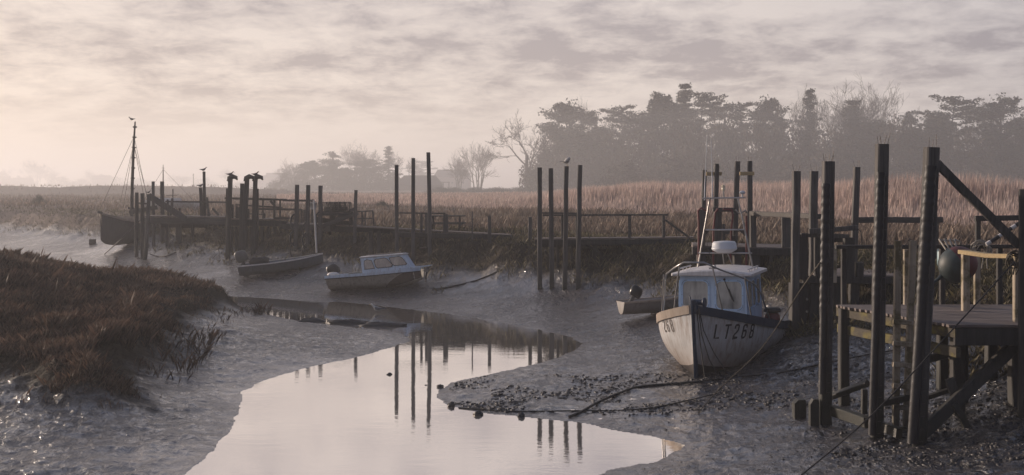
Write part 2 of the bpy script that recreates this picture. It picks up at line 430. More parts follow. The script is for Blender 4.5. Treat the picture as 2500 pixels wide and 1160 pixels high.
M = {}
M['mud'] = mud_material(); M['water'] = water_material()
M['reed'] = blade_mat('reed', (0.20, 0.165, 0.145), (0.76, 0.61, 0.54), 0.45, 0.8, 0.3)
M['grass'] = blade_mat('marsh_grass', (0.085, 0.068, 0.053), (0.32, 0.24, 0.18), 0.5)
M['bank'] = blade_mat('bank_grass', (0.045, 0.045, 0.022), (0.17, 0.145, 0.07), 0.55)
M['spit'] = blade_mat('salt_grass', (0.028, 0.021, 0.018), (0.20, 0.13, 0.092), 0.6)
M['post'] = wood_mat('weathered_post', (0.045, 0.042, 0.041), (0.13, 0.122, 0.116), wet=(0.014, 0.016, 0.012))
M['post_dark'] = wood_mat('dark_timber', (0.026, 0.024, 0.024), (0.062, 0.057, 0.054))
M['timber'] = wood_mat('jetty_timber', (0.05, 0.045, 0.042), (0.115, 0.105, 0.097), axis='X')
M['timber_y'] = wood_mat('jetty_timber_lengthwise', (0.075, 0.066, 0.058), (0.16, 0.145, 0.13), axis='Y')
M['plank'] = wood_mat('deck_plank', (0.13, 0.10, 0.09), (0.24, 0.20, 0.18), axis='X')
M['mossy'] = wood_mat('mossy_timber', (0.05, 0.040, 0.028), (0.10, 0.085, 0.058), tide=0.3, axis='Y', moss=(0.17, 0.14, 0.03))
M['ladder'] = wood_mat('ladder_timber', (0.30, 0.25, 0.19), (0.52, 0.44, 0.34), wet=(0.025, 0.023, 0.019), tide=0.7, soft=0.5, moss=(0.10, 0.08, 0.03))
M['rail'] = wood_mat('pale_rail', (0.36, 0.26, 0.13), (0.52, 0.40, 0.22), tide=-5, axis='X')
M['rubber'] = plain_mat('black_rubber', (0.012, 0.012, 0.016), 0.55, 0.3, 8, 0.2)
M['steel'] = plain_mat('spike_steel', (0.12, 0.11, 0.10), 0.5, metallic=0.8)
M['rope'] = plain_mat('old_rope', (0.10, 0.085, 0.065), 0.9, 0.4, 20, 0.4)
M['rope_dark'] = plain_mat('wet_rope', (0.022, 0.020, 0.020), 0.7, 0.4, 20, 0.4)
M['rope_pale'] = plain_mat('pale_rope', (0.34, 0.31, 0.27), 0.9, 0.4, 20, 0.4)
M['stone'] = plain_mat('wet_stone', (0.022, 0.020, 0.022), 0.5, 0.5, 12, 0.8)

# ------------------------------------------------------------------ ground, water, haze
def ground():
    fine = np.arange(-28.5, 28.51, 0.084); coarse = np.concatenate([np.arange(-180, -60, 6.0), np.arange(-60, -28.5, 1.5)])
    ang = np.concatenate([coarse, fine, -coarse[::-1]]); ang = ang[:-1]
    rad = np.concatenate([np.array([0.5, 4, 8, 11, 13, 14.5]), np.geomspace(15.2, 130, 560), np.geomspace(131, 1750, 90)])
    A, Rr = np.meshgrid(np.radians(ang), rad)
    x = Rr * np.sin(A); y = Rr * np.cos(A)
    xf, yf = x.ravel(), y.ravel(); h = gh(xf, yf)
    na, nr = len(ang), len(rad)
    i, j = np.meshgrid(np.arange(nr - 1), np.arange(na), indexing='ij')
    a = i * na + j; b = i * na + (j + 1) % na
    f = np.stack([a, a + na, b + na, b], -1).reshape(-1, 4)
    dm = sdist(xf, yf, MARSH); ds = sdist(xf, yf, SPIT); nz = 0.5 * fbm(xf * 0.9, yf * 0.9, 3, 91)
    veg = np.clip(0.5 - (np.minimum(dm - 1.3 - 1.6 * nz, ds - 1.0) + nz) / 0.8, 0, 1)
    dw = sdist(xf, yf, WATER)
    dry = np.clip((h - 0.7) / 0.9, 0, 1)
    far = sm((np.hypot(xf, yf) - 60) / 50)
    wet = np.maximum(np.exp(-np.maximum(h, 0) / 0.22), 0.95 * sm((yf - 29) / 7) * np.clip((1.35 - h) / .5, 0, 1)) * np.clip(0.75 + 0.5 * fbm(xf * .5, yf * .5, 3, 97), 0, 1)
    v = np.stack([xf, yf, h], -1)
    # centre cap
    v = np.vstack([v, [[0, 0, float(h[:na].mean())]]]); c = len(v) - 1
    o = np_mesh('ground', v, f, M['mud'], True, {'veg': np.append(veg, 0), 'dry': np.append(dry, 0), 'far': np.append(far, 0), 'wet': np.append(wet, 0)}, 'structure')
    return o
ground()
xs = [-400, -60, 40, 200]; wv = [(-130, -40, 0), (20, -40, 0), (20, 130, 0), (-130, 130, 0)]
wo = MB().add(wv, [(0, 1, 2, 3)]).build('water', M['water']); wo['kind'] = 'structure'
HAZE = 0.0012
hz = NB('haze_air'); hz.t.nodes.remove(hz.b)
pv = hz.n('ShaderNodeVolumePrincipled'); pv.inputs['Color'].default_value = (0.92, 0.925, 0.96, 1); pv.inputs['Density'].default_value = HAZE; pv.inputs['Anisotropy'].default_value = 0.35
hz.l(pv.outputs[0], hz.t.nodes['Material Output'].inputs['Volume'])
ho = MB().box((0, 0, 14.0), (3560, 3560, 32)).build('haze', hz.m); ho['kind'] = 'stuff'

# ------------------------------------------------------------------ grass and reeds
def blades(name, mat, x, y, hgt, wid, lean=0.25, plume=False, sink=0.05, seed=1):
    r = np.random.default_rng(seed); n = len(x); z = gh(x, y, True) - sink
    yaw = r.uniform(0, np.pi, n); la = r.uniform(0, 2 * np.pi, n); ll = r.uniform(0, lean, n) * hgt
    dx, dy = np.cos(yaw) * wid / 2, np.sin(yaw) * wid / 2
    tx, ty = x + np.cos(la) * ll + 0.06 * hgt, y + np.sin(la) * ll
    rr = r.uniform(0, 1, n); base = np.stack([x, y, z], -1)
    if plume:
        mx, my = x + (tx - x) * .55, y + (ty - y) * .55
        v = np.stack([np.stack([x - dx * .5, y - dy * .5, z], -1), np.stack([x + dx * .5, y + dy * .5, z], -1),
                      np.stack([mx + dx, my + dy, z + hgt * .72], -1), np.stack([tx, ty, z + hgt], -1), np.stack([mx - dx, my - dy, z + hgt * .72], -1)], 1).reshape(-1, 3)
        b = np.arange(n)[:, None] * 5
        f = np.concatenate([b + [0, 1, 2], b + [0, 2, 4], b + [4, 2, 3]])
        t = np.tile([0, 0, .8, 1, .8], n); rr = np.repeat(rr, 5)
    else:
        mx, my = x + (tx - x) * .35, y + (ty - y) * .35
        v = np.stack([np.stack([x - dx, y - dy, z], -1), np.stack([x + dx, y + dy, z], -1), np.stack([mx + dx * .7, my + dy * .7, z + hgt * .6], -1), np.stack([tx, ty, z + hgt * .97], -1)], 1).reshape(-1, 3)
        b = np.arange(n)[:, None] * 4
        f = np.concatenate([b + [0, 1, 2], b + [0, 2, 3]])
        t = np.tile([0, 0, .6, 1], n); rr = np.repeat(rr, 4)
    return np_mesh(name, v, f, mat, False, {'t': t, 'r': rr}, 'stuff')
def fan(n, y0, y1, a0=-27.5, a1=27.5, seed=3, p=1.0):
    r = np.random.default_rng(seed); a = np.radians(r.uniform(a0, a1, n)); d = y0 * (y1 / y0) ** (r.uniform(0, 1, n) ** p)
    return d * np.tan(a), d, r
# reed bed on the right, rising above eye level far back
x, y, r = fan(200000, 46, 205, -12, 29, 5, 0.9)
px = 1250 + x / y * FPX
edge = np.interp(px, [900, 1050, 1200, 1300, 1450, 1700, 2000, 2200, 2600], [120, 105, 92, 88, 80, 74, 62, 52, 46])
h_fac = sm((y - edge) / 14.0); k = (sdist(x, y, MARSH) < -3) & (h_fac > 0.03)
x, y, h_fac, px = x[k], y[k], h_fac[k], px[k]
tall = np.interp(px, [1000, 1150, 1300, 1420, 1600, 2500], [0.55, 0.65, 0.9, 1.5, 1.9, 1.9])
pat = 0.78 + 0.42 * fbm(x * .05, y * .035, 3, 66) + 0.34 * fbm(x * .28, y * .16, 2, 67)
blades('reeds', M['reed'], x, y, (0.5 + h_fac * tall * pat) * rng.uniform(.8, 1.12, len(x)), 0.018 + 0.00055 * y, 0.22, True, seed=6)
# marsh grass over the whole saltmarsh
x, y, r = fan(130000, 27, 330, -28.5, 28.5, 8, 1.1)
k = (sdist(x, y, MARSH) < -0.8); x, y = x[k], y[k]
hg = (0.16 + 0.45 * sm((-sdist(x, y, MARSH) - 1) / 8)) * (0.6 + 0.6 * fbm(x * .15, y * .15, 3, 71) + .25)
blades('marsh_grass', M['grass'], x, y, np.maximum(hg, .12) * rng.uniform(.6, 1.2, len(x)), 0.005 + 0.0006 * y, 0.6, False, seed=9)
# short green and brown growth hanging on the marsh bank
x, y, r = fan(300000, 20, 125, -28.5, 28.5, 12, 1.0)
d = sdist(x, y, MARSH); k = (d > -4.5) & (d < 2.0 + 2.4 * fbm(x * .6, y * .6, 3, 15)); x, y = x[k], y[k]
blades('bank_grass', M['bank'], x, y, rng.uniform(.08, .32, len(x)), 0.004 + 0.0004 * y, 0.9, False, seed=13)
# salt grass on the spit, foreground left
n = 760000; x = rng.uniform(-36, -7, n); y = rng.uniform(20.5, 58, n)
d = sdist(x, y, SPIT); k = ((d < 0.30 + 0.9 * fbm(x * .9, y * .9, 3, 19)) | ((d < 1.9) & (rng.uniform(0, 1, n) < .35 * np.clip(fbm(x * 1.6, y * 1.6, 2, 33), 0, 1)))) & (x / y > -0.53) & (rng.uniform(0, 1, n) < np.clip(24 / y, .3, 1) ** 1.2)
x, y = x[k], y[k]
hs = (0.07 + 0.30 * np.clip(0.5 + fbm(x * .5, y * .5, 3, 23), 0, 1) + 0.30 * np.clip(ridged(x * 1.1, y * .9, 2, 29) - .45, 0, 1)) * rng.uniform(.6, 1.15, len(x))
tallk = rng.uniform(0, 1, len(x)) < 0.004; hs[tallk] *= 1.7
blades('salt_grass', M['spit'], x, y, hs, 0.0035 + 0.00022 * y, 0.75, False, seed=24)

# ------------------------------------------------------------------ trees
M['bark'] = plain_mat('tree_bark', (0.055, 0.045, 0.038), 0.9, 0.4, 3, 0.3)
M['twig'] = plain_mat('bare_twigs', (0.075, 0.055, 0.045), 0.9, 0.3, 3, 0.0)
def leaf_mat(name, a, b_):
    b = NB(name); n = b.noise(b.coord((1, 1, 1), 'World'), 0.35, 4, .6); r = b.n('ShaderNodeAttribute', attribute_name='r').outputs['Fac']
    return b.set(b.mix(1.0, b.mix(n, a, b_), b.ramp(r, [(0, .55), (1, 1.1)]), 'MULTIPLY'), 0.8)
M['needle'] = leaf_mat('pine_needles', (0.030, 0.036, 0.024), (0.060, 0.066, 0.040))
M['scrub'] = leaf_mat('scrub_leaves', (0.05, 0.042, 0.028), (0.095, 0.072, 0.045))
def tris(centers, spread, n_per, size, r):
    c = np.repeat(np.asarray(centers, float), n_per, 0); s = np.repeat(np.asarray(spread, float), n_per, 0); n = len(c)
    g = np.clip(r.normal(0, .5, (n, 3)), -.92, .92); p = c + g * s
    a = r.normal(0, 1, (n, 3)); a /= np.linalg.norm(a, axis=1)[:, None]; b = r.normal(0, 1, (n, 3)); b -= a * (a * b).sum(1)[:, None]; b /= np.linalg.norm(b, axis=1)[:, None]
    sz = (size * r.uniform(.5, 1.3, n))[:, None]
    v = np.stack([p - a * sz * .5, p + a * sz * .5, p + b * sz], 1).reshape(-1, 3)
    return v, np.repeat(r.uniform(0, 1, n), 3)
def leaf_mesh(name, v, rr, mat):
    f = np.arange(len(v)).reshape(-1, 3); return np_mesh(name, v, f, mat, False, {'r': rr})
def segs_mesh(name, segs, mat, n=4):
    """tapered tubes from an array of (ax,ay,az,bx,by,bz,ra,rb)"""
    s = np.asarray(segs, float); A, B = s[:, :3], s[:, 3:6]; d = B - A; L = np.linalg.norm(d, axis=1)[:, None] + 1e-9; d = d / L
    ref = np.where(np.abs(d[:, 2:3]) > .9, np.array([[1., 0, 0]]), np.array([[0, 0, 1.]])); u = np.cross(d, ref); u /= np.linalg.norm(u, axis=1)[:, None]; w = np.cross(d, u)
    ring = []
    for E, rad in ((A, s[:, 6:7]), (B, s[:, 7:8])):
        for k in range(n):
            a = 2 * math.pi * k / n; ring.append(E + (u * math.cos(a) + w * math.sin(a)) * rad)
    v = np.stack(ring, 1).reshape(-1, 3); b = np.arange(len(s))[:, None] * 2 * n
    f = np.concatenate([b + np.array([[k, (k + 1) % n, n + (k + 1) % n, n + k]]) for k in range(n)])
    return np_mesh(name, v, f, mat, True)
def bare_segs(h, spread, seed, stems=1, levels=5, up=0.55, trunk=0.32):
    """branch skeleton of a leafless tree; returns trunk segments and twig segments"""
    rd = random.Random(seed); tr, tw = [], []
    def grow(p, d, L, r0, lv):
        n = 4 if lv < 3 else 3; q = Vector(p); dd = Vector(d); rr = r0
        side = rd.uniform(0, 6.28)
        for i in range(n):
            dd = (dd + Vector((rd.uniform(-1, 1), rd.uniform(-1, 1), rd.uniform(-.5, .7))) * (0.13 + 0.045 * lv)).normalized()
            e = q + dd * (L / n) * rd.uniform(.8, 1.2); r1 = rr * (.88 if lv else .92)
            (tr if lv <= 1 else tw).append((*q, *e, max(rr, .02), max(r1, .016))); q, rr = e, r1
            if lv < levels and (i > 0 or lv > 1):
                for k in range(2 if (lv < 2 and i == n - 1) or lv == levels - 1 else 1):
                    side += 2.4 + rd.uniform(-.6, .6); ax = Vector((math.cos(side), math.sin(side), 0)); ax = (ax - dd * ax.dot(dd)).normalized()
                    ang = rd.uniform(.45, 1.0) * spread
                    nd = (dd * math.cos(ang) + ax * math.sin(ang) + Vector((0, 0, up * rd.uniform(-.1, .45)))).normalized()
                    if rd.random() < .93: grow(q, nd, L * rd.uniform(.50, .86) * (1 if i < n - 1 else .9), rr * rd.uniform(.42, .66), lv + 1)
    for s in range(stems):
        a = s * 6.28 / stems + rd.uniform(-.4, .4); o = 0 if stems == 1 else rd.uniform(.2, 1.0); tl = 0 if stems == 1 else rd.uniform(.12, .38)
        grow((math.cos(a) * o, math.sin(a) * o, -.3), (math.cos(a) * tl, math.sin(a) * tl, 1), h * (.36 if stems == 1 else .46), trunk if stems == 1 else trunk * .5, 0)
    zmax = float(np.percentile([s[5] for s in tw], 97)); k = h / zmax
    f = lambda L: [tuple(c * k for c in s) for s in L]
    return f(tr), f(tw)
def to_tree(root, objs):
    for o in objs: o.parent = root
def bare_mesh(h, spread, seed, **k):
    tr, tw = bare_segs(h, spread, seed, **k)
    rd = np.random.default_rng(seed); tw = np.array(tw)
    if len(tw) > 3600: tw = tw[rd.permutation(len(tw))[:3600]] if False else tw
    return (segs_mesh('trunk', tr, M['bark'], 5), segs_mesh('crown', tw, M['twig'], 3))
def pine_mesh(h, hw, seed, style):
    r = np.random.default_rng(seed); bend = r.uniform(-.5, .5)
    tr = [(0, 0, -.4, bend, 0, h * .55, .030 * h * .5, .02 * h * .5), (bend, 0, h * .55, 0, 0, h * .97, .02 * h * .5, .03)]
    cs, sp, lim = [], [], []
    ax = lambda z: bend * (z / (h * .55) if z < h * .55 else (h * .97 - z) / (h * .42))
    if style == 'bush':                       # irregular lobes of foliage, heavier on one side
        n = 26
        for i in range(n):
            t = r.uniform(0, 1) ** .85; z = h * (.12 + .80 * t); rad = hw * (1 - .66 * t ** 2) * r.uniform(.15, .85); a = r.uniform(0, 6.28)
            c = np.array([rad * math.cos(a), rad * math.sin(a), z]); w = hw * r.uniform(.30, .50) * (1 - .30 * t)
            zl = max(z - .12 * h, .04 * h); lim.append((ax(zl), 0, zl, *c, .12, .04))
            for k in range(12):
                d = r.normal(0, 1, 3); d /= np.linalg.norm(d); q = c + d * w * r.uniform(.25, .95) * np.array([1, 1, .80]); cs.append(tuple(q)); e = w * r.uniform(.30, .52); sp.append((e, e, e * .75))
        cs.append((0, 0, h * .95)); sp.append((.9, .9, .7))
    else:
        nl = 15 if style == 'cone' else 10
        for i in range(nl):
            t = i / (nl - 1); zc = h * ((.20 + .78 * t) if style == 'cone' else (.34 + .62 * t))
            for k in range(5 if style == 'cone' else 4):
                a = r.uniform(0, 6.28); z = zc + h * r.uniform(-.03, .03)
                if style == 'cone': L = hw * (1.02 - .95 * t) * r.uniform(.35, 1.2); rise = -.05 * L * r.uniform(-1, 2)
                else: L = hw * (.45 + .60 * math.sin(.5 + t * 2.1)) * r.uniform(.3, 1.2) * (.6 if t > .93 else 1); rise = L * r.uniform(-.02, .30)
                e = (ax(z) + L * math.cos(a), L * math.sin(a), z + rise); lim.append((ax(z), 0, z - .02 * h, *e, .09, .03))
                m = max(2, int(L / .75))
                for q in np.linspace(.3, 1.0, m):
                    w = (.62 if style == 'cone' else .85) * r.uniform(.6, 1.25); cs.append((ax(z) + L * q * math.cos(a) + r.uniform(-.3, .3), L * q * math.sin(a) + r.uniform(-.3, .3), z + rise * q + r.uniform(-.12, .28))); sp.append((w, w, w * (.55 if style == 'cone' else .36)))
        cs.append((0, 0, h * .95)); sp.append((.45, .45, .9 if style == 'cone' else .5))
    v, rr = tris(cs, sp, {'cone': 62, 'flat': 70, 'bush': 46}[style], .25, r)
    return (segs_mesh('trunk', tr + lim, M['bark'], 5), leaf_mesh('crown', v, rr, M['needle']))
def shrub_mesh(hw, h, seed, mat, twigs=True):
    r = np.random.default_rng(seed); n = 90
    a = r.uniform(0, 6.28, n); q = np.sqrt(r.uniform(0, 1, n)); zz = r.uniform(.05, 1, n) * (1 - .75 * q ** 2.4)
    c = np.stack([np.cos(a) * q * hw, np.sin(a) * q * hw * .8, zz * h], -1); w = h * .20
    v, rr = tris(c, np.tile([[w * 1.3, w * 1.3, w]], (n, 1)), 60, max(.2, h * .05), r)
    st = [(0, 0, -.3, *(c[i] * .92), .09, .03) for i in range(0, n, 4)]
    return (segs_mesh('stems', st, M['bark'], 4), leaf_mesh('foliage', v, rr, mat))
def place_tree(name, label, cat, px, Y, base_hw_h, meshes, hw_px, top_py, group, zb=2.0, rz=0.0, first=None):
    """a tree standing at column px and distance Y whose crown tops out at row top_py; copies share mesh data"""
    Y = min(Y * (1.85 if Y > 170 else 1.0), 1640)     # the woods stand well beyond the reeds
    bx, by = XY(px, Y)
    z0 = gz(bx, by) - .1
    zt = CAM_H - (top_py - HOR) / FPX * Y; H = zt - z0
    bh, bw = base_hw_h; sz = H / bh; sx = hw_px / FPX * Y / bw
    root = bpy.data.objects.new(name, None); COL.objects.link(root); root.location = (bx, by, z0); root.rotation_euler = (0, 0, rz); root.scale = (sx, sx, sz)
    tag(root, label, cat, group); ORG[root.name] = Vector((0, 0, 0))
    for o in meshes:
        c = o.copy(); COL.objects.link(c); c.parent = root
    return root
PROTO = []
def proto(ms): PROTO.extend(ms); return ms
b_big = proto(bare_mesh(13, .95, 4, levels=5, up=.5)); b_multi = proto(bare_mesh(9, .75, 8, stems=5, levels=4, up=.6)); b_dome = proto(bare_mesh(18, .62, 15, stems=6, levels=5, up=.7)); b_tall = proto(bare_mesh(17, .65, 23, stems=2, levels=5, up=.6))
b_leafy = proto(bare_mesh(10, .9, 31, stems=6, levels=4, up=.45))
print('TWIGS', [len(m[1].data.polygons) for m in (b_big, b_multi, b_dome, b_tall, b_leafy)])
p_cone = [proto(pine_mesh(18, 4.0, 41, 'cone')), proto(pine_mesh(18, 4.2, 43, 'cone'))]
p_flat = [proto(pine_mesh(15, 4.8, 51, 'flat')), proto(pine_mesh(15, 4.8, 53, 'flat'))]
p_bush = [proto(pine_mesh(14, 4.6, 61, 'bush')), proto(pine_mesh(14, 4.8, 63, 'bush')), proto(pine_mesh(14, 4.8, 65, 'bush'))]
s_low = [proto(shrub_mesh(5, 6, 71, M['scrub'])), proto(shrub_mesh(5, 6, 73, M['scrub'])), proto(shrub_mesh(5, 6, 75, M['needle']))]
def measure(ms):
    w = max(abs(v.co.x) for v in ms[1].data.vertices); co = np.zeros(len(ms[1].data.vertices) * 3); ms[1].data.vertices.foreach_get('co', co); co = co.reshape(-1, 3)
    return (np.percentile(co[:, 2], 98.5), np.percentile(np.abs(co[:, :2]), 97.5))
DIM = {id(m): measure(m) for m in [b_big, b_multi, b_dome, b_tall, b_leafy] + p_cone + p_flat + p_bush + s_low}
GT = 'trees of the wood behind the reeds'; GL = 'trees round the farm buildings'; GF = 'bare trees on the hazy skyline'; GS = 'scrub along the foot of the wood'
trees = [
 # name, label, mesh, px, Y, half width px, top row, group
 ('bare_tree', 'tall spreading leafless tree at the left end of the big wood', b_big, 1287, 232, 82, 292, GT),
 ('bare_shrub', 'leafless many-stemmed thicket tree left of the tall spreading tree', b_multi, 1168, 262, 58, 358, GL),
 ('bare_shrub', 'smaller leafless thicket tree just right of the barn', b_leafy, 1122, 275, 34, 385, GL),
 ('pine_tree', 'dark pine with a flat broken top, first evergreen right of the leafless tree', p_bush[0], 1392, 226, 78, 258, GT),
 ('pine_tree', 'low rounded dark pine between the flat-topped pine and the small cedar', p_bush[1], 1456, 234, 80, 286, GT),
 ('cedar_tree', 'small cedar with one layered shelf reaching right above the four mooring posts', p_flat[0], 1516, 222, 62, 262, GT),
 ('bare_tree', 'thin bare treetop showing over the pines left of the cedar', b_tall, 1450, 262, 50, 262, GT),
 ('pine_tree', 'broad dark pine with two bushy tops left of the tallest conifer', p_bush[2], 1606, 222, 76, 240, GT),
 ('fir_tree', 'tallest pointed conifer of the wood', p_cone[0], 1672, 226, 66, 210, GT),
 ('cedar_tree', 'cedar sloping down in long shelves right of the tallest conifer', p_flat[1], 1716, 220, 80, 232, GT),
 ('pine_tree', 'dark open-crowned pine in the middle of the wood above the radar boat', p_flat[0], 1808, 218, 74, 254, GT),
 ('pine_tree', 'knobbly-topped dark pine left of the tall bare pair', p_bush[0], 1868, 216, 62, 250, GT),
 ('bare_tree', 'slim bare birch-like tree left of the thin conifer', b_tall, 1930, 224, 46, 236, GT),
 ('fir_tree', 'thin ragged conifer among bare branches', p_cone[1], 1976, 214, 46, 224, GT),
 ('bare_tree', 'widest domed leafless tree crown in the wood', b_dome, 2090, 218, 118, 220, GT),
 ('fir_tree', 'dark conifer standing inside the domed leafless crown', p_cone[0], 2082, 208, 76, 250, GT),
 ('pine_tree', 'low dark pine just right of the domed leafless crown', p_bush[1], 2226, 204, 64, 286, GT),
 ('pine_tree', 'low flat dark pine left of the umbrella-topped pine', p_bush[2], 2282, 198, 60, 284, GT),
 ('umbrella_pine', 'umbrella-topped pine with stacked flat layers right of the brace post', p_flat[1], 2330, 198, 92, 242, GT),
 ('bare_tree', 'bare treetop between the umbrella-topped pine and the last dark pine', b_tall, 2392, 214, 36, 262, GT),
 ('pine_tree', 'large rounded dark pine at the right edge of the wood', p_bush[0], 2442, 192, 76, 246, GT),
 ('pine_tree', 'dark pine cut by the right edge of the picture', p_bush[1], 2502, 188, 46, 274, GT),
 ('pine_tree', 'dark low pine filling the wood above the second tall hose-wrapped post', p_bush[2], 2150, 200, 90, 302, GT),
 ('bare_shrub', 'bare thicket at the left end of the farm trees', b_leafy, 716, 315, 42, 400, GL),
 ('evergreen_tree', 'rounded evergreen with one higher corner, left part of the farm trees', p_bush[1], 812, 300, 46, 376, GL),
 ('evergreen_tree', 'lower evergreen left of the rounded one in the farm trees', p_bush[2], 764, 305, 44, 396, GL),
 ('bare_tree', 'leafless crown rising in the middle of the farm trees', b_dome, 876, 312, 52, 362, GL),
 ('evergreen_tree', 'squat evergreen under the leafless crown of the farm trees', p_bush[0], 888, 296, 52, 392, GL),
 ('fir_tree', 'pointed conifer at the right of the farm trees', p_cone[1], 948, 302, 30, 360, GL),
 ('bare_tree', 'bare twiggy tree behind the tallest of the three cruiser posts', b_tall, 985, 318, 34, 376, GL),
 ('pine_tree', 'pale hazy pine behind the barn roof', p_flat[0], 1030, 520, 34, 394, GL),
 ('bare_tree', 'lone round bare tree on the far left skyline', b_dome, 90, 900, 36, 397, GF),
 ('bare_tree', 'low bare tree right beside the lone round skyline tree', b_leafy, 124, 920, 24, 418, GF),
 ('bare_tree', 'hazy bare tree at the left edge of the picture', b_leafy, 6, 900, 22, 414, GF),
 ('bare_tree', 'small round tree left of the tall mast on the skyline', b_dome, 219, 1000, 13, 417, GF),
 ('bare_tree', 'pale bare tree behind the hook-topped posts', b_dome, 562, 800, 24, 416, GF),
 ('bare_tree', 'low hazy tree between the two masts on the skyline', b_leafy, 440, 1000, 40, 430, GF),
]
for i, (nm, lb, ms, px, Y, hw, top, gr) in enumerate(trees):
    cat = 'shrub' if 'shrub' in nm else 'tree'
    place_tree(nm, lb, cat, px, Y, DIM[id(ms)], ms, hw, top, gr, rz=random.choice((0.0, math.pi)) + random.uniform(-.5, .5))
def mass(name, items, protos):
    """far-off scrub that reads as one mass: many crowns joined in one object"""
    vs, fs, rs, b = [], [], [], 0
    for i, (px, Y, hw, top) in enumerate(items):
        Y = min(Y * 1.85, 1650)
        ms = protos[i % len(protos)][1]; n = len(ms.data.vertices); co = np.zeros(n * 3, np.float32); ms.data.vertices.foreach_get('co', co); co = co.reshape(-1, 3)
        r = np.zeros(n, np.float32); ms.data.attributes['r'].data.foreach_get('value', r); f = np.arange(n).reshape(-1, 3)
        bh, bw = DIM[id(protos[i % len(protos)])]; bx, by = XY(px, Y); z0 = gz(bx, by) - .1; H = CAM_H - (top - HOR) / FPX * Y - z0; sx = hw / FPX * Y / bw; a = i * 1.7
        x, y = co[:, 0] * math.cos(a) - co[:, 1] * math.sin(a), co[:, 0] * math.sin(a) + co[:, 1] * math.cos(a)
        vs.append(np.stack([x * sx + bx, y * sx + by, co[:, 2] * H / bh + z0], -1)); fs.append(f + b); rs.append(r); b += n
    return np_mesh(name, np.vstack(vs), np.vstack(fs), M['scrub'], False, {'r': np.concatenate(rs)}, 'stuff')
its = []
for i in range(22):
    px = 1335 + i * 57 + random.uniform(-14, 14); its.append((px, 190 + 14 * (i % 3) + random.uniform(-4, 4) + (30 if px < 1500 else 0), random.uniform(52, 80), random.uniform(298, 338) + (16 if px < 1480 else 0)))
for i, px in enumerate((1356, 1440, 1530, 1640, 1745, 1850, 1960, 2060, 2170, 2290, 2400, 2480)): its.append((px, 176 + (i % 2) * 7 + (34 if px < 1500 else 0), 70, 385 + (i % 3) * 9))
mass('undergrowth', its, s_low)
mass('farm_undergrowth', [(px, 290 + (i % 2) * 6, 40, 424 + (i % 3) * 5 - (8 if 780 < px < 920 else 0)) for i, px in enumerate((700, 745, 800, 850, 905, 955))], s_low)
mass('low_hedge', [(px, 215 + (i % 2) * 3, 36, 458) for i, px in enumerate((1075, 1105, 1160, 1215, 1265, 1310))], [s_low[2]])
mass('skyline_scrub', [(px, Y * 1.5, hw, top) for px, Y, hw, top in [(20, 560, 30, 436), (60, 575, 28, 434), (150, 580, 34, 434), (200, 600, 26, 438), (280, 610, 40, 434), (345, 620, 34, 437), (500, 590, 30, 437), (600, 520, 36, 440), (660, 500, 34, 438)]], s_low[:2])
for lb, px, Y, hw, top in (('small round bush alone on the left salt marsh', 95, 128, 17, 478), ('low dark bush on the marsh right of the creel pier', 932, 110, 18, 491), ('dark bush in the reeds right of the first hose-wrapped post', 2052, 88, 22, 491)):
    bx, by = XY(px, Y)
    place_tree('marsh_bush', lb, 'bush', px, Y, DIM[id(s_low[2])], s_low[2], hw, top, None, rz=1)
for o in PROTO: bpy.data.objects.remove(o)

# ------------------------------------------------------------------ far buildings
M['barn'] = plain_mat('barn_boards', (0.07, 0.055, 0.05), 0.9, 0.3, 2); M['roof'] = plain_mat('dark_roof_tiles', (0.06, 0.05, 0.05), 0.9, 0.3, 2)
M['house'] = plain_mat('pale_render', (0.30, 0.25, 0.22), 0.9, 0.15, 1); M['pane'] = plain_mat('dark_pane', (0.02, 0.02, 0.025), 0.2, 0.1)
def building(name, label, cat, px0, px1, Y, ridge_py, eave_py, depth, wall, roof, chim=(), win=0, hip=0.0, door=True):
    Y = min(Y * 1.85, 1600)
    x0, x1 = XY(px0, Y)[0], XY(px1, Y)[0]; zb = gz((x0 + x1) / 2, Y) - .2; ze = CAM_H - (eave_py - HOR) / FPX * Y; zr = CAM_H - (ridge_py - HOR) / FPX * Y
    t = thing(name, label, cat, ((x0 + x1) / 2, Y, zb))
    w = MB(); w.box(((x0 + x1) / 2, Y + depth / 2, (zb + ze) / 2), (x1 - x0 - .5, depth - .6, ze - zb)); w.build('wall', wall, t)
    ov = .3; h = hip * (x1 - x0)
    m = MB(); m.add([(x0 - ov, Y - ov, ze - .05), (x1 + ov, Y - ov, ze - .05), (x1 + ov, Y + depth + ov, ze - .05), (x0 - ov, Y + depth + ov, ze - .05), (x0 + h, Y + depth / 2, zr), (x1 - h, Y + depth / 2, zr)],
                    [(0, 1, 5, 4), (2, 3, 4, 5), (1, 2, 5), (3, 0, 4), (3, 2, 1, 0)]); ro = m.build('roof', roof, t)
    for cxp, top in chim:
        xx = XY(cxp, Y)[0]; zt = CAM_H - (top - HOR) / FPX * Y
        c = MB(); c.box((xx, Y + depth / 2, (zr + zt) / 2 - .4), (.0026 * Y, 1.1, zt - zr + .9)); c.box((xx, Y + depth / 2, zt + .1), (.0031 * Y, 1.35, .2)); c.build('chimney', M['house'], ro)
    for i in range(win):
        xx = x0 + (x1 - x0) * (i + .7) / (win + .4)
        f = MB(); f.box((xx, Y + .24, zb + (ze - zb) * .55), (1.3, .14, 1.4)); fo = f.build('window', wall, t)
        g = MB(); g.box((xx, Y + .15, zb + (ze - zb) * .55), (1.05, .06, 1.15)); g.build('pane', M['pane'], fo)
    if door:
        d = MB(); d.box((x1 - (x1 - x0) * .3, Y + .24, zb + 1.2), (1.6, .12, 2.4)); d.build('door', M['barn'], t)
    return t
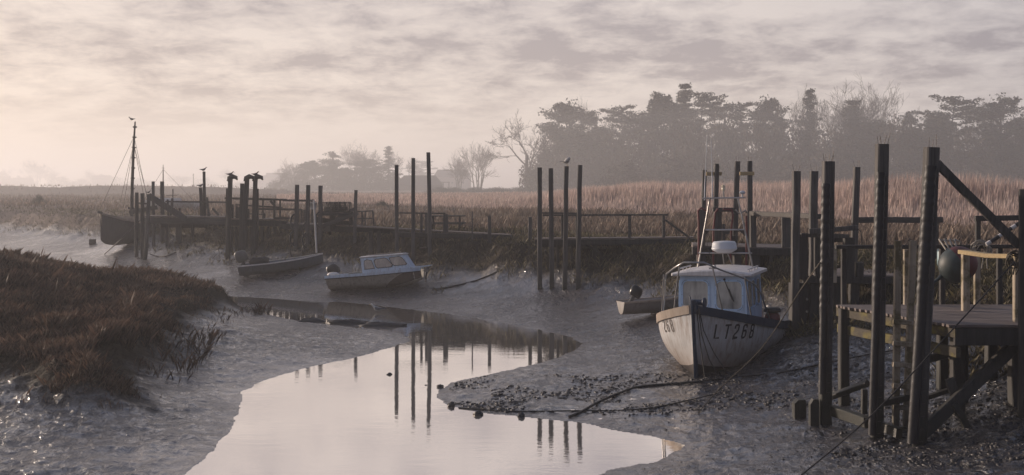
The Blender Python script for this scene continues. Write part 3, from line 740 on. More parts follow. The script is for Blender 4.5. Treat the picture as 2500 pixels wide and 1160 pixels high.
building('barn', 'low dark barn with a hipped roof end behind the three tall cruiser posts', 'barn', 966, 1080, 285, 428, 452, 9, M['barn'], M['roof'], hip=.16)
building('farmhouse', 'hazy long-roofed house behind the barn', 'house', 1058, 1150, 430, 414, 432, 9, M['house'], M['roof'], win=3, hip=.1)
building('house', 'pale hazy house with two chimney stacks beyond the hook-topped posts', 'house', 648, 705, 640, 422, 434, 9, M['house'], M['roof'], chim=((678, 413), (694, 414)), win=3)
building('cottage', 'hazy low cottage beside the house with two chimneys', 'house', 612, 652, 660, 428, 440, 8, M['house'], M['roof'], win=2)
building('cottage', 'faint long cottage on the skyline left of the tall mast', 'house', 224, 268, 1050, 428, 438, 9, M['house'], M['roof'], chim=((245, 425),), win=3)
building('cottage', 'faint cottage with a chimney at the left edge of the skyline', 'house', -10, 22, 980, 431, 441, 9, M['house'], M['roof'], chim=((14, 426),), win=2)
building('cottage', 'faint cottage with two chimneys left of the lone round skyline tree', 'house', 28, 76, 1000, 434, 443, 9, M['house'], M['roof'], chim=((42, 429), (70, 428)), win=3)
t = thing('field_shelter', 'small open timber shelter frame beside the barn end', 'shelter', P(1086, 480, 515))
for a in (1082, 1096):
    xx, yy = XY(a, 512); MB().beam((xx, yy, gz(xx, yy) - .2), (xx, yy, P(a, 446, 512).z), .3, .3, 0).build('post', M['barn'], t)
MB().beam(P(1078, 445, 512), P(1098, 445, 512), .3, .25, 0).build('roof_beam', M['barn'], t)
t = thing('telegraph_pole', 'thin telegraph pole on the hazy skyline left of the gull post', 'pole', P(472, 455, 600))
xx, yy = XY(472, 600); MB().tube([(xx, yy, gz(xx, yy) - .3), P(472, 424, 600)], .2, 5).build('pole', M['barn'], t); MB().beam(P(469, 427, 600), P(475, 427, 600), .12, .12, 0).build('crossbar', M['barn'], t)

# ------------------------------------------------------------------ jetties, posts
def hit(px, py, y0=12, y1=160):
    """where the sight line through (px, py) meets the ground"""
    Y = np.geomspace(y0, y1, 1500); X = (px - 1250) / FPX * Y; Z = CAM_H - (py - HOR) / FPX * Y
    d = Z - gh(X, Y); i = int(np.argmax(d < 0)); i = max(i, 1) if d.min() < 0 else len(Y) - 1
    return Vector((X[i], Y[i], float(gh(X[i:i+1], Y[i:i+1])[0])))
def pb(t, name, a, b, Y, wpx, dep=None, mat='timber', Y2=None, seg=3, jit=.03, ch=.10, label=None, taper=1.0):
    """a timber between two photo points at distance Y (and Y2), wpx pixels thick"""
    Y2 = Y2 or Y; A, B = P(*a, Y), P(*b, Y2); w = wpx / FPX * (Y + Y2) / 2
    o = MB().beam(A, B, w, dep or w, ch, seg, jit, (0, 1, 0), taper).build(name, M[mat], t)
    if label: o['label'] = label
    return o
def post_geo(px, ytop, wpx, Y, lean=0, seg=6, jit=.05, dep=None, sink=.6, ch=.1):
    bx, by = XY(px, Y); w = wpx / FPX * Y; z = gz(bx, by) - sink; T = P(px + lean, ytop, Y)
    zb = gz(bx, by); k = sink / max(T.z - zb, .5)
    A = Vector((bx - (T.x - bx) * k, by, z)); return A, T, w, MB().beam(A, T, w, dep or w, ch, seg, jit, (0, 1, 0), .95)
def spikes(T, w, n, t):
    for i in range(n):
        a = (i + .5) / n - .5; s = T + Vector((a * w * .9, random.uniform(-.3, .3) * w, -.02))
        MB().tube([s, s + Vector((a * .10 + random.uniform(-.03, .03), random.uniform(-.03, .03), random.uniform(.14, .24)))], .0042, 4).build('bird_spike', M['steel'], t)
def post(label, px, ytop, wpx, Y, lean=0, group=None, mat='post', nsp=0, name='mooring_post', extra=None, **k):
    A, T, w, mb = post_geo(px, ytop, wpx, Y, lean, **k)
    if nsp or extra:
        t = thing(name, label, 'post', (A.x, A.y, A.z), group); mb.build('shaft', M[mat], t)
        if nsp: spikes(T, w, nsp, t)
        if extra: extra(t, A, T, w)
        return t
    return tag(mb.build(name, M[mat], loc=A), label, 'post', group)

# --- D: four square posts with a short walkway, middle of the picture
GD = 'row of four square mooring posts'
YD = hit(1362, 703).y
post('leftmost of the four square posts standing in the mud at the middle walkway', 1318, 409, 11.5, hit(1318, 706).y, -1, GD)
post('second from left of the four square posts at the middle walkway', 1347, 411, 11.5, hit(1347, 704).y, -2, GD)
post('third of the four square posts, with a gull on its top', 1379, 406, 11.5, hit(1379, 706).y, 4, GD)
post('rightmost and tallest of the four square posts at the middle walkway', 1411, 403, 11.5, hit(1411, 706).y, 5, GD)
t = thing('walkway', 'low timber walkway with one handrail behind the four square posts', 'walkway', P(1480, 600, YD + 1.2))
YW = YD + 1.0
for i in range(4): pb(t, 'plank', (1306, 583.5 - i * .4), (1692, 580 - i * .4), YW + .15 + .28 * i, 3, .26, 'plank', seg=2)
pb(t, 'beam', (1306, 592), (1700, 590), YW, 13, .14, 'post_dark'); pb(t, 'beam', (1320, 596), (1690, 593), YW + 1.1, 13, .14, 'post_dark')
pb(t, 'handrail', (1325, 525.5), (1631, 524.5), YW + .1, 4, .10, seg=4); pb(t, 'handrail', (1316, 520), (1412, 521), YW - .4, 4, .08)
for a, tp in ((1373, 527), (1409, 527), (1537, 527), (1620, 527)): pb(t, 'rail_post', (a, 592), (a, tp), YW + .1, 7, .1)
pb(t, 'brace', (1624, 537), (1688, 584), YW + .1, 5, .08)
for a, b, c in ((1348, 600, 6), (1362, 600, 7), (1396, 600, 7), (1452, 600, 11), (1534, 600, 11), (1601, 598, 10)):
    xx, yy = XY(a, YW + .4); B = Vector((xx, yy, gz(xx, yy) - .4)); MB().beam(B, P(a, b - 6, YW + .4), c / FPX * YW, .15, .1, 3, .05, (0, 1, 0)).build('leg', M['post_dark'], t)
pb(t, 'brace', (1330, 612), (1352, 640), YW - .3, 6, .1, 'post_dark'); pb(t, 'brace', (1420, 590), (1470, 622), YW + .2, 6, .1, 'post_dark')
pb(t, 'brace', (1412, 668), (1385, 690), YW - .2, 6, .1, 'post_dark'); pb(t, 'crossbar', (1388, 690), (1412, 690), YW - .35, 4, .1, 'post_dark')

# --- C: three tall posts behind the cabin boat and their walkway
GC = 'three tall posts behind the blue cabin boat'; YC = 47.8
post('shortest and leftmost of the three tall posts behind the blue cabin boat', 970, 403, 9, YC - .2, -2, GC, jit=.09)
post('middle one of the three tall posts behind the blue cabin boat', 1009, 386, 9, YC, 0, GC, jit=.06)
post('tallest of the three posts behind the blue cabin boat, at its bow', 1050, 372, 9.5, YC - .2, -4, GC, jit=.10)
t = thing('walkway', 'long dark plank walkway leading right from the three tall posts', 'walkway', P(1100, 590, YC + 1)); YW = YC + .9
for i in range(3): pb(t, 'plank', (868, 553 - i * .5), (1245, 574 - i * .4), YW + 3 + .3 * i, 3, .28, 'plank', Y2=YW - 1.2 + .3 * i, seg=2)
pb(t, 'beam', (868, 560), (1000, 567), YW + 3, 12, .14, 'post_dark'); pb(t, 'beam', (960, 572), (1250, 580), YW, 12, .14, 'post_dark', Y2=YW - 1.5)
pb(t, 'handrail', (972, 520), (1088, 521), YW, 3.5, .08)
pb(t, 'rail_post', (1088, 640), (1088, 523), YW, 12, .16, 'post'); pb(t, 'rail_post', (1029, 640), (1029, 522), YW, 6, .1, 'post'); pb(t, 'rail_post', (1041, 650), (1041, 522), YW, 7, .1, 'post')
for a in (905, 925, 985, 1130, 1190):
    xx, yy = XY(a, YW + .5); MB().beam((xx, yy, gz(xx, yy) - .4), P(a, 566, YW + .5), .16, .16, .1, 3, .05, (0, 1, 0)).build('leg', M['post_dark'], t)
t = thing('ladder', 'small ladder hanging down to the cabin boat between the tall posts', 'ladder', P(1034, 660, YW - .3))
for a in (1026, 1042): pb(t, 'stile', (a, 665), (a, 570), YW - .25, 4, .07, 'post_dark')
for b in (605, 625, 646): pb(t, 'rung', (1026, b), (1042, b), YW - .3, 2.6, .06, 'plank')
for lb, a, tp, w, Y, nm in (('thin pointed stake standing alone right of the picnic table', 1153, 516, 3.2, YC - .5, 'stake'), ('short square post standing alone between stake and four-post row', 1195, 527, 8.5, YC - 1, 'short_post'), ('short weathered stump post just left of the four square posts', 1294, 530, 9.5, YC - 1.5, 'short_post')):
    post(lb, a, tp, w, Y, name=nm, jit=.04)
# picnic table
YT = YC + 4.0; c = P(1090, 548, YT); c.z = gz(c.x, c.y)
t = thing('picnic_table', 'wooden picnic table with attached benches on the marsh edge', 'table', c); L = 1.75
zt = P(1090, 527, YT).z; zs = P(1090, 545, YT).z
for i in range(4): MB().box((c.x, c.y - .3 + .2 * i, zt), (L, .17, .05)).build('top_board', M['post_dark'], t)
for s in (-.72, .72): MB().box((c.x + .02, c.y + s, zs), (L, .25, .05)).build('bench', M['post_dark'], t)
for e in (-.62, .62):
    for s in (-1, 1): MB().beam((c.x + e, c.y + s * .68, c.z - .05), (c.x + e, c.y + s * .22, zt - .03), .09, .06, 0, 1, 0, (1, 0, 0)).build('leg', M['post_dark'], t)
    MB().beam((c.x + e + .05, c.y - .8, zs - .06), (c.x + e + .05, c.y + .8, zs - .06), .05, .1, 0).build('cross_bearer', M['post_dark'], t)

# --- B: long pier with hook-topped posts and the creel platform
YB = 55.5; GB = 'hook-topped posts of the far pier'
def hook(sx):
    def f(t, A, T, w):
        m = MB(); m.tube([T + Vector((-.06 * sx, 0, -.15)), T + Vector((-.02 * sx, 0, .02)), T + Vector((.12 * sx, 0, .10)), T + Vector((.3 * sx, 0, .05)), T + Vector((.36 * sx, 0, -.08))], [.12, .15, .14, .10, .03], 6)
        m.build('worn_cap', M['post_dark'], t)
    return f
post('hook-topped post with a gull, at the left end of the long far pier', 557, 436, 10, YB, 5, GB, 'post_dark', jit=.1, extra=hook(1))
post('slanting hook-topped post without a bird, middle of the long far pier', 594, 436, 10, YB - .5, 9, GB, 'post_dark', jit=.1, extra=hook(1))
post('hook-topped post with a gull, rightmost of the hooked three', 618, 436, 10, YB - .3, 6, GB, 'post_dark', jit=.1, extra=hook(1))
post('shorter post doubled against the left hook-topped post', 554, 460, 6, YB + .3, 1, None, 'post_dark', jit=.12)
post('shorter worn post leaning against the slanting hook-topped post', 586, 448, 9, YB + .2, 6, None, 'post_dark', jit=.12)
post('shorter post doubled against the right hook-topped post', 627, 461, 7, YB + .3, 1, None, 'post_dark', jit=.1)
GB2 = 'plain posts along the far pier'
post('square post on the far pier with a tiny hooked wire at its top left', 722, 451, 9.5, YB - 2, 3, GB2)
post('flat-topped square post in the middle of the far pier trio', 750, 452, 9.5, YB - 2.2, 3, GB2, nsp=2)
post('square post with a slanted top corner just left of the lobster creels', 781, 453, 9.5, YB - 2.4, 2, GB2)
post('plain square post right of the lobster creels', 866, 464, 8, YB - 4, 3, GB2)
t = thing('pier', 'long far timber pier with double handrails and hanging tyre rubbers', 'pier', P(660, 560, YB + 1)); Y = YB + 1
for i in range(5): pb(t, 'plank', (556, 534 - i * .4), (702, 536 - i * .4), Y + .3 * i, 3, .28, 'plank', seg=2)
for i in range(4): pb(t, 'plank', (700, 545 - i * .4), (872, 552 - i * .4), Y + .3 * i, 3, .28, 'plank', Y2=Y - 3 + .3 * i, seg=2)
pb(t, 'beam', (556, 544), (702, 546), Y - .1, 14, .16, 'post_dark'); pb(t, 'beam', (690, 552), (872, 562), Y - .1, 14, .16, 'post_dark', Y2=Y - 3.2)
pb(t, 'handrail', (549, 484), (700, 488), Y, 5, .1, 'timber', seg=4); pb(t, 'handrail', (690, 489.5), (766, 490), Y - .3, 5, .1)
pb(t, 'lower_rail', (575, 500), (690, 507), Y + .1, 4, .08); pb(t, 'lower_rail', (620, 510), (735, 512), Y - .1, 5, .08); pb(t, 'lower_rail', (668, 532), (718, 533), Y - .2, 4.5, .08)
for a, tp, w in ((568, 499, 5), (578, 503, 5), (583, 506, 6), (602, 500, 6), (607, 510, 4), (642, 489, 3), (670, 489, 5), (684, 490, 4), (763, 488, 6), (743, 512, 5), (736, 510, 5), (729, 512, 4)): pb(t, 'rail_post', (a, 545), (a, tp), Y + .05, w, .1)
pb(t, 'corner_brace', (660, 490), (671, 503), Y - .05, 6, .06)
pb(t, 'bench_rail', (606, 522), (645, 524), Y + .8, 3, .2); pb(t, 'bench_post', (645, 534), (645, 521), Y + .8, 5, .12)
for a, w in ((566, 6), (577, 6), (588, 7), (602, 6), (612, 5), (640, 7), (655, 6), (671, 7), (685, 5), (700, 8), (716, 7), (729, 6), (738, 7), (752, 6), (765, 7), (790, 7), (806, 6), (830, 7), (850, 8)):
    yy0 = Y + .4 - max(0, (a - 690) / 180 * 3); xx, yy = XY(a, yy0); MB().beam((xx, yy, gz(xx, yy) - .4), P(a, 553, yy0), w / FPX * yy0, .16, .1, 3, .06, (0, 1, 0)).build('leg', M['post_dark'], t)
for a, b in ((718, 540), (717, 580), (717, 610), (747, 560), (747, 585), (747, 612), (779, 535)):
    A = P(a, b, YB - 2.6); MB().tube([A + Vector((.02, 0, .35)), A + Vector((-.13, -.02, .2)), A + Vector((-.17, -.03, 0)), A + Vector((-.13, -.02, -.25)), A + Vector((.02, 0, -.4))], .045, 5).build('tyre_rubber', M['rubber'], t)
# platform with creels
pb(t, 'platform_beam', (778, 522), (868, 524), Y - 2.6, 6, 1.2, 'post_dark'); pb(t, 'ramp', (776, 556), (874, 520), Y - 3.2, 9, .2, 'timber'); pb(t, 'ramp', (820, 535), (868, 509), Y - 3.0, 8, .2, 'timber')
pb(t, 'side_board', (768, 535), (862, 548), Y - 2.4, 12, .08, 'post_dark'); pb(t, 'platform_leg', (812, 560), (812, 524), Y - 2.4, 14, .12, 'post_dark'); pb(t, 'platform_leg', (857, 575), (857, 514), Y - 2.8, 9, .16, 'post_dark')
for a, b in (((872, 517), (911, 515)), ((872, 534), (911, 533))): pb(t, 'handrail', a, b, Y - 3.2, 3, .06)
for a, l in ((884, 1), (892, 0), (910, 3)): pb(t, 'rail_post', (a + l, 551), (a, 516), Y - 3.2, 4 if a != 892 else 2.5, .07)
def creel(label, c, L, w, h):
    t = thing('lobster_creel', label, 'lobster pot', c, 'lobster creels on the far pier')
    MB().box(c + Vector((0, 0, .04)), (L, w, .06)).build('base_board', M['post_dark'], t)
    arch = lambda x: [c + Vector((x, -w / 2 * math.cos(a), .05 + h * math.sin(a) ** .7)) for a in np.linspace(0, math.pi, 9)]
    for x in (-L / 2 + .03, -L / 6, L / 6, L / 2 - .03): MB().tube(arch(x), .018, 4).build('hoop', M['post_dark'], t)
    m = MB()
    for a in np.linspace(.15, math.pi - .15, 9): m.tube([c + Vector((x, -w / 2 * math.cos(a), .05 + h * math.sin(a) ** .7)) for x in (-L / 2, L / 2)], .010, 3)
    for x in np.linspace(-L / 2, L / 2, 9): m.tube(arch(x), .008, 3)
    m.build('netting', M['rope_dark'], t)['kind'] = 'stuff'
    MB().tube([c + Vector((-L * .3, 0, .16)), c + Vector((L * .3, .05, .2))], .11, 6).build('net_funnel', M['rope_dark'], t)
Yp = Y - 2.6; zp = P(820, 519, Yp).z
for lb, a, dy in (('left lobster creel on the raised platform of the far pier', 806, -.25), ('right lobster creel with a clearly arched end on the far pier', 838, -.25), ('lobster creel behind the front two on the far pier', 820, .38)):
    creel(lb, Vector((XY(a, Yp)[0], Yp + dy, zp)), .80, .55, .46)
t = thing('gear_crate', 'white plastic tub standing on the far pier beside the creels', 'tub', P(765, 510, Y - .6)); c = P(764, 511, Y - .6)
M['white'] = plain_mat('white_plastic', (0.55, 0.53, 0.52), .5, .2)
MB().lathe([(.16, 0), (.2, .3), (.22, .3), (.22, .34), (.17, .34), (.15, .06)], 10, c).build('tub_body', M['white'], t); MB().tube([c + Vector((-.2, 0, .33)), c + Vector((0, -.05, .5)), c + Vector((.2, 0, .33))], .012, 4).build('handle', M['steel'], t)
c0, c1 = P(773, 617, 51.5), P(766, 489, 51.5); tag(MB().tube([c0, c1], .045, 6).build('mooring_pole', M['white'], loc=c0), 'thin pale upright pole at the bow of the grey skiff', 'pole')

# --- A: left pier beside the sailing boat
YA = 74.0; GA = 'three posts at the left end of the far pier'
def YAf(px, py): return hit(px, py).y
post('leftmost pier post close to the sailing boat hull', 333, 470, 7.5, hit(334, 628).y, 1, GA, 'post_dark', jit=.06)
post('middle post of the left pier end, thickened with worn rubber', 348, 472, 8.5, hit(349, 632).y, 0, GA, 'post_dark', jit=.14)
post('leaning pale-sided post of the left pier end', 355, 474, 8, hit(355, 634).y, 9, GA, 'post', jit=.05)
YA = hit(349, 632).y + 2.0
post('plain tall post behind the slanting gangway board', 375, 443, 6.5, YA + 2, -1, None, 'post')
post('thick tall post in front of the small far mast', 397, 443, 8.5, YA + 2, -1, None, 'post')
post('tall notched post with a gull on top, far pier', 500, 419, 6.5, YA + 1, -2, None, 'post_dark', jit=.1)
post('shorter worn post with a gull, leaning on the notched tall post', 495, 458, 7, YA + .8, -5, None, 'post_dark', jit=.12)
t = thing('pier', 'low left pier with a slanting gangway board beside the sailing boat', 'pier', P(450, 560, YA))
for i in range(5): pb(t, 'plank', (352, 528.5 - i * .5), (562, 530.5 - i * .5), YA + .3 * i, 3, .28, 'plank', seg=2)
pb(t, 'side_board', (352, 539), (562, 540), YA - .1, 15, .08, 'timber', seg=2); pb(t, 'beam', (395, 551), (562, 552), YA + .4, 9, .2, 'post_dark')
pb(t, 'gangway_board', (363, 478), (455, 536), YA - .5, 15, .08, 'post'); pb(t, 'gangway_board', (316, 519), (384, 506), YA - .3, 10, .1, 'post')
pb(t, 'handrail', (404, 492), (556, 494), YA + .6, 4, .1); pb(t, 'lower_rail', (336, 496), (366, 498), YA - .6, 4, .08)
for a, tp, ln, w in ((409, 487, 0, 4), (415, 484, 5, 4), (508, 482, -3, 5), (424, 508, 0, 4), (439, 508, 0, 4)): pb(t, 'rail_post', (a + 2, 532), (a + ln, tp), YA + .3, w, .1)
pb(t, 'brace', (503, 500), (512, 525), YA + .6, 4, .08); pb(t, 'brace', (519, 509), (534, 525), YA + .5, 5, .1)
for a, w in ((409, 7), (434, 9), (440, 5), (470, 7), (505, 7), (535, 7)):
    xx, yy = XY(a, YA + .3); MB().beam((xx, yy, gz(xx, yy) - .4), P(a, 548, YA + .3), w / FPX * YA, .2, .1, 3, .06, (0, 1, 0)).build('leg', M['post_dark'], t)

# --- E: dock behind the big boat
YE = 34.5; GE = 'tall spiked posts behind the fishing boat'
def bar(px0, px1, py, Y):
    def f(t, A, T, w): pb(t, 'cross_bar', (px0, py), (px1, py), Y - .14, 9, .08, 'rail')
    return f
post('leftmost spiked post behind the fishing boat, beside its antennas', 1714, 415, 10.5, YE + 1.5, 6, GE, nsp=2, extra=bar(1724, 1762, 424.5, YE + 1.4))
post('second spiked post behind the fishing boat, left of its lamp', 1744, 400, 11, YE + 1.2, 6, GE, nsp=3)
post('third spiked post behind the fishing boat, right of its lamp', 1791, 394, 12, YE + .8, 10, GE, nsp=2, extra=bar(1806, 1841, 424, YE + .7))
post('rightmost spiked post behind the fishing boat gantry', 1832, 393, 11, YE + .6, -1, GE, nsp=3)
M['red_hose'] = plain_mat('faded_red_hose', (0.16, 0.035, 0.035), .6, .3)
t = thing('dock', 'dark timber dock with red hose loops behind the fishing boat', 'dock', P(1800, 640, YE))
for i in range(7): pb(t, 'plank', (1690, 601 - i * 1.2), (1944, 607 - i * 1.2), YE + .2 + .3 * i, 4, .28, 'plank', seg=2)
pb(t, 'beam', (1690, 612), (1944, 616), YE, 18, .2, 'post_dark'); pb(t, 'beam', (1700, 655), (1944, 668), YE + .3, 14, .2, 'post_dark')
for a, tp, w in ((1712, 512, 16), (1752, 513, 18), (1791, 575, 12), (1838, 516, 14), (1919, 527, 20)): pb(t, 'rail_post', (a, 604), (a, tp), YE + .1, w, .2, 'post')
pb(t, 'handrail', (1740, 512), (1792, 512), YE - .05, 10, .15); pb(t, 'handrail', (1836, 521), (2000, 529), YE - .05, 12, .15, Y2=YE - 4.5, seg=4)
pb(t, 'notice_board', (1763, 567), (1781, 567), YE - .4, 9, .05); pb(t, 'notice_post', (1767, 604), (1767, 547), YE - .35, 7, .08)
for a, w in ((1712, 22), (1752, 20), (1800, 18), (1842, 24), (1880, 10), (1912, 26)):
    xx, yy = XY(a, YE + .1); MB().beam((xx, yy, gz(xx, yy) - .5), P(a, 606, YE + .1), w / FPX * YE, .3, .1, 4, .05, (0, 1, 0)).build('leg', M['post_dark'], t)
for i in range(17): pb(t, 'wall_plank', (1832 + i * 6.4, 760 - i * 2), (1832 + i * 6.4, 622), YE + .55, 6.0, .06, 'post_dark', seg=1, jit=.06)
for pts in (((1706, 700), (1706, 540), (1704, 515), (1712, 508), (1724, 514)), ((1741, 690), (1742, 560), (1746, 520), (1753, 510)), ((1783, 640), (1785, 560), (1790, 525), (1786, 512), (1765, 511)), ((1822, 660), (1823, 560), (1822, 527))):
    MB().tube([P(a, b, YE - .28) for a, b in pts], .035, 6).build('hose', M['red_hose'], t)
MB().tube([P(1795, 512, YE - .3), P(1803, 520, YE - .35), P(1812, 519, YE - .35), P(1820, 514, YE - .3), P(1824, 520, YE - .25)], .03, 5).build('rope_knot', M['rope_pale'], t)

# --- G: landing stage between the fishing boat and the near jetty
YG = 28.6; GG = 'spiked posts of the landing stage'
post('square spiked post touching the fishing boat stern quarter', 1940, 418, 18.5, 28.3, 4, GG, nsp=3)
post('square spiked post just left of the first hose-wrapped post', 1984, 418, 18.5, 29.6, 3, GG, nsp=2)
post('slimmer spiked post leaning right, between first and second hose-wrapped posts', 2082, 408, 15, 30.2, 11, GG, nsp=3)
t = thing('landing_stage', 'low weathered landing stage between fishing boat and near jetty', 'landing stage', P(2080, 690, YG))
for i in range(14): MB().beam(P(2006, 673, YG) + Vector((0, .09 + .18 * i, -.02)), P(2236, 673, YG) + Vector((0, .09 + .18 * i, -.02 + random.uniform(-.004, .004))), .165, .045, .1, 1, 0).build('plank', M['plank'], t)
pb(t, 'beam', (1960, 683), (2236, 685), YG - .05, 17, .12, 'post_dark'); pb(t, 'beam', (1955, 574), (2072, 577), YG - .1, 10, .1, 'post'); pb(t, 'beam', (1990, 585), (2066, 586), YG + .3, 11, .1, 'post_dark')
pb(t, 'handrail', (1975, 565), (2094, 556), YG - .2, 12, .1, 'post', label='pale notched board sloping across the posts'); pb(t, 'handrail', (2086, 537), (2300, 537), YG + 2.2, 14, .14); pb(t, 'rail_post', (2284, 680), (2284, 530), YG + 2.2, 13, .14)
for a, tp, w in ((1958, 572, 26), (2000, 572, 22), (2072, 580, 24), (2098, 640, 17)): pb(t, 'rail_post', (a, 682), (a, tp), YG - .02, w, .2, 'post_dark')
pb(t, 'pale_stay', (2037, 690), (2037, 603), YG - .6, 9, .12, 'ladder')
for a, w in ((1938, 20), (1956, 30), (1985, 24), (2040, 20), (2085, 22), (2150, 20), (2210, 18)):
    xx, yy = XY(a, YG + .1); MB().beam((xx, yy, gz(xx, yy) - .5), P(a, 690, YG + .1), w / FPX * YG, .24, .1, 4, .05, (0, 1, 0)).build('leg', M['post_dark'], t)
for i in range(7): pb(t, 'wall_plank', (1930 + i * 9, 870 - i * 3), (1930 + i * 9, 690), YG + .25, 8.4, .06, 'post_dark', seg=1, jit=.05)
for b in (731, 761, 791): MB().lathe([(.03, 0), (.03, .03), (.015, .05)], 8, P(1970, b, YG - .15), axis=(0, -1, 0)).build('bolt', M['rope_pale'], t)

# --- F: near jetty on the right
GFp = 'thick posts wrapped with black hose at the near jetty'
def hose(px0, px1, y0, y1, wave_to, rpx, Y):
    def f(t, A, T, w):
        n = 110; pts, rs = [], []
        for i in range(n + 1):
            u = i / n; py = y0 + (y1 - y0) * u; px = px0 + (px1 - px0) * u; p = P(px, py, Y); pts.append(Vector((p.x, Y - .07, p.z)))
            ph = (py - y0) / 21 * 2 * math.pi; k = 1 if py < wave_to else .25
            rs.append(rpx / FPX * Y * (1 + (.085 + .04 * math.sin(py * .13)) * k * math.sin(ph + .5 * math.sin(py * .05))) * (1 if py < wave_to else .92))
        MB().tube(pts, rs, 10).build('hose_fender', M['rubber'], t)
        for i in range(4, n, 5):
            q = pts[i] + Vector((rpx * .9 / FPX * Y, -.07, 0)); MB().tube([q, q + Vector((.06, .02, .004))], .004, 4).build('nail', M['steel'], t)
    return f
Y1, Y2, Y3 = hit(2012, 1036).y, hit(2133, 1066).y, hit(2234, 1086).y
print('F posts', Y1, Y2, Y3, 'D', YD, 'A', YA)
post('first thick hose-wrapped post of the near jetty, farthest of the three', 2014, 394, 27, Y1, 9, GFp, nsp=5, seg=9, jit=.03, extra=hose(2014, 2005, 448, 960, 760, 10.5, Y1 - .12))
post('second hose-wrapped post, tallest of the near jetty', 2139, 352, 28, Y2, 15, GFp, nsp=5, seg=9, jit=.03, extra=hose(2147, 2126, 421, 1060, 740, 10.5, Y2 - .12))
post('third hose-wrapped post, thickest and nearest, carrying a slanting brace', 2240, 360, 33, Y3, 35, GFp, nsp=3, seg=9, jit=.03, extra=hose(2268, 2224, 405, 1080, 715, 14, Y3 - .14))
post('rounded dark post at the right edge of the picture, near jetty', 2498, 462, 24, 18.2, 2, None, 'post_dark', seg=8, jit=.02, ch=.3)
ZD = 2.2; C0 = Vector((6.25, 21.5, ZD)); C1 = Vector((7.30, 18.35, ZD))
t = thing('near_jetty', 'near timber jetty with mossy edge on the right, boards running sideways', 'jetty', (8.5, 20, 0.4))
npl = 22; dv = (C1 - C0) / npl; XR = 10.9
for i in range(npl):
    a = C0 + dv * (i + .5); dy = abs(dv.y)
    MB().beam(a + Vector((random.uniform(-.03, .03), 0, -.0225)), Vector((XR, a.y, ZD - .0225 + random.uniform(-.006, .006))), dy - .014, .045, .14, 1, 0).build('plank', M['plank'], t)
ed = (C1 - C0).normalized(); nrm = Vector((-ed.y, ed.x, 0)) * -1
off = Vector((.10, .03, 0))
MB().beam(C0 + off + Vector((0, 0, -.14)), C1 + off + Vector((0, 0, -.14)), .09, .17, .1, 4, .02).build('edge_beam', M['mossy'], t)
MB().beam(C0 + off + Vector((.02, 0, -.46)), C1 + off + Vector((.02, 0, -.46)), .10, .17, .1, 4, .03).build('edge_beam', M['mossy'], t)
MB().beam(C1 + Vector((.06, .06, -.20)), Vector((XR, C1.y + .06, ZD - .20)), .08, .29, .08, 4, .01).build('front_beam', M['post_dark'], t)
for yy in (19.4, 20.5, 21.3): MB().beam((7.0 + (20 - yy) * .2, yy, ZD - .17), (XR, yy, ZD - .17), .1, .24, .08).build('joist', M['post_dark'], t)
for a, w, yy in ((2338, 30, 19.2), (2352, 14, 19.9), (2478, 26, 19.0), (2420, 24, 21.2), (2300, 22, 21.2), (2060, 22, 21.3)):
    x0, y0 = XY(a, yy); MB().beam((x0, y0, gz(x0, y0) - .5), (x0, y0, ZD - .05), w / FPX * yy, .2, .1, 4, .04, (0, 1, 0)).build('leg', M['post_dark'], t)
pb(t, 'brace', (2236, 1072), (2500, 822), 18.1, 30, .12, 'post_dark', Y2=18.9); pb(t, 'prop', (2318, 925), (2338, 985), 18.6, 22, .08, 'post'); pb(t, 'prop', (2330, 985), (2362, 1045), 18.3, 17, .1, 'post')
pb(t, 'slant_brace', (2287, 399), (2486, 598), Y3 - .05, 20, .08, 'post', Y2=18.3)
pb(t, 'sill', (2032, 1002), (2118, 1032), Y1 - .1, 26, .12, 'post', Y2=Y2); pb(t, 'sill', (2150, 1040), (2195, 1058), Y2, 24, .12, 'post_dark', Y2=Y2 - .5)
pb(t, 'ground_brace', (2030, 968), (2118, 936), Y1 + .2, 13, .12, 'post_dark', Y2=Y2 + .8); pb(t, 'ground_brace', (2150, 985), (2240, 965), Y2, 14, .12, 'post_dark', Y2=Y2 + .6); pb(t, 'ground_brace', (2255, 880), (2335, 858), 20.2, 17, .12, 'post_dark', Y2=21); pb(t, 'ground_brace', (2250, 975), (2330, 948), 19.2, 10, .1, 'post_dark', Y2=19.6)
pb(t, 'stump', (2110, 1010), (2110, 950), Y2 + .3, 13, .1, 'post_dark')
# handrail pieces on the deck
def on_deck(px, py): Yq = (CAM_H - ZD) * FPX / (py - HOR); return XY(px, Yq)[0], Yq
x1, y1 = on_deck(2357, 759); x2, y2 = on_deck(2385, 741); x3, y3 = 8.55, 18.75
MB().beam((x1, y1, ZD - .2), P(2357, 617, y1), 17 / FPX * y1, .11, .1, 3, .01, (0, 1, 0)).build('rail_post', M['ladder'], t)
MB().beam((x2, y2, ZD - .2), P(2385, 622, y2), 13 / FPX * y2, .10, .1, 3, .01, (0, 1, 0)).build('rail_post', M['ladder'], t)
MB().beam((x3, y3, ZD - .2), P(1250 + x3 / y3 * FPX, 628, y3), .09, .10, .1, 3, .01, (0, 1, 0)).build('rail_post', M['ladder'], t)
A, B = P(2348, 615, y1 - .02), P(1250 + x3 / y3 * FPX + 6, 626, y3); mid = A.lerp(B, .5) + Vector((0, 0, -.03))
MB().beam(A, mid, .16, .075, .1, 2, .01).beam(mid, B, .16, .075, .1, 2, .01).build('top_rail', M['rail'], t)
pb(t, 'back_rail', (2040, 603), (2484, 602), 22.4, 9, .1, 'post_dark', seg=4)
xx, yy = XY(2212, 21.6); MB().beam((xx, yy, ZD - .1), P(2212, 609, 21.6), .09, .09, .1, 3, .01, (0, 1, 0)).build('rail_post', M['ladder'], t)
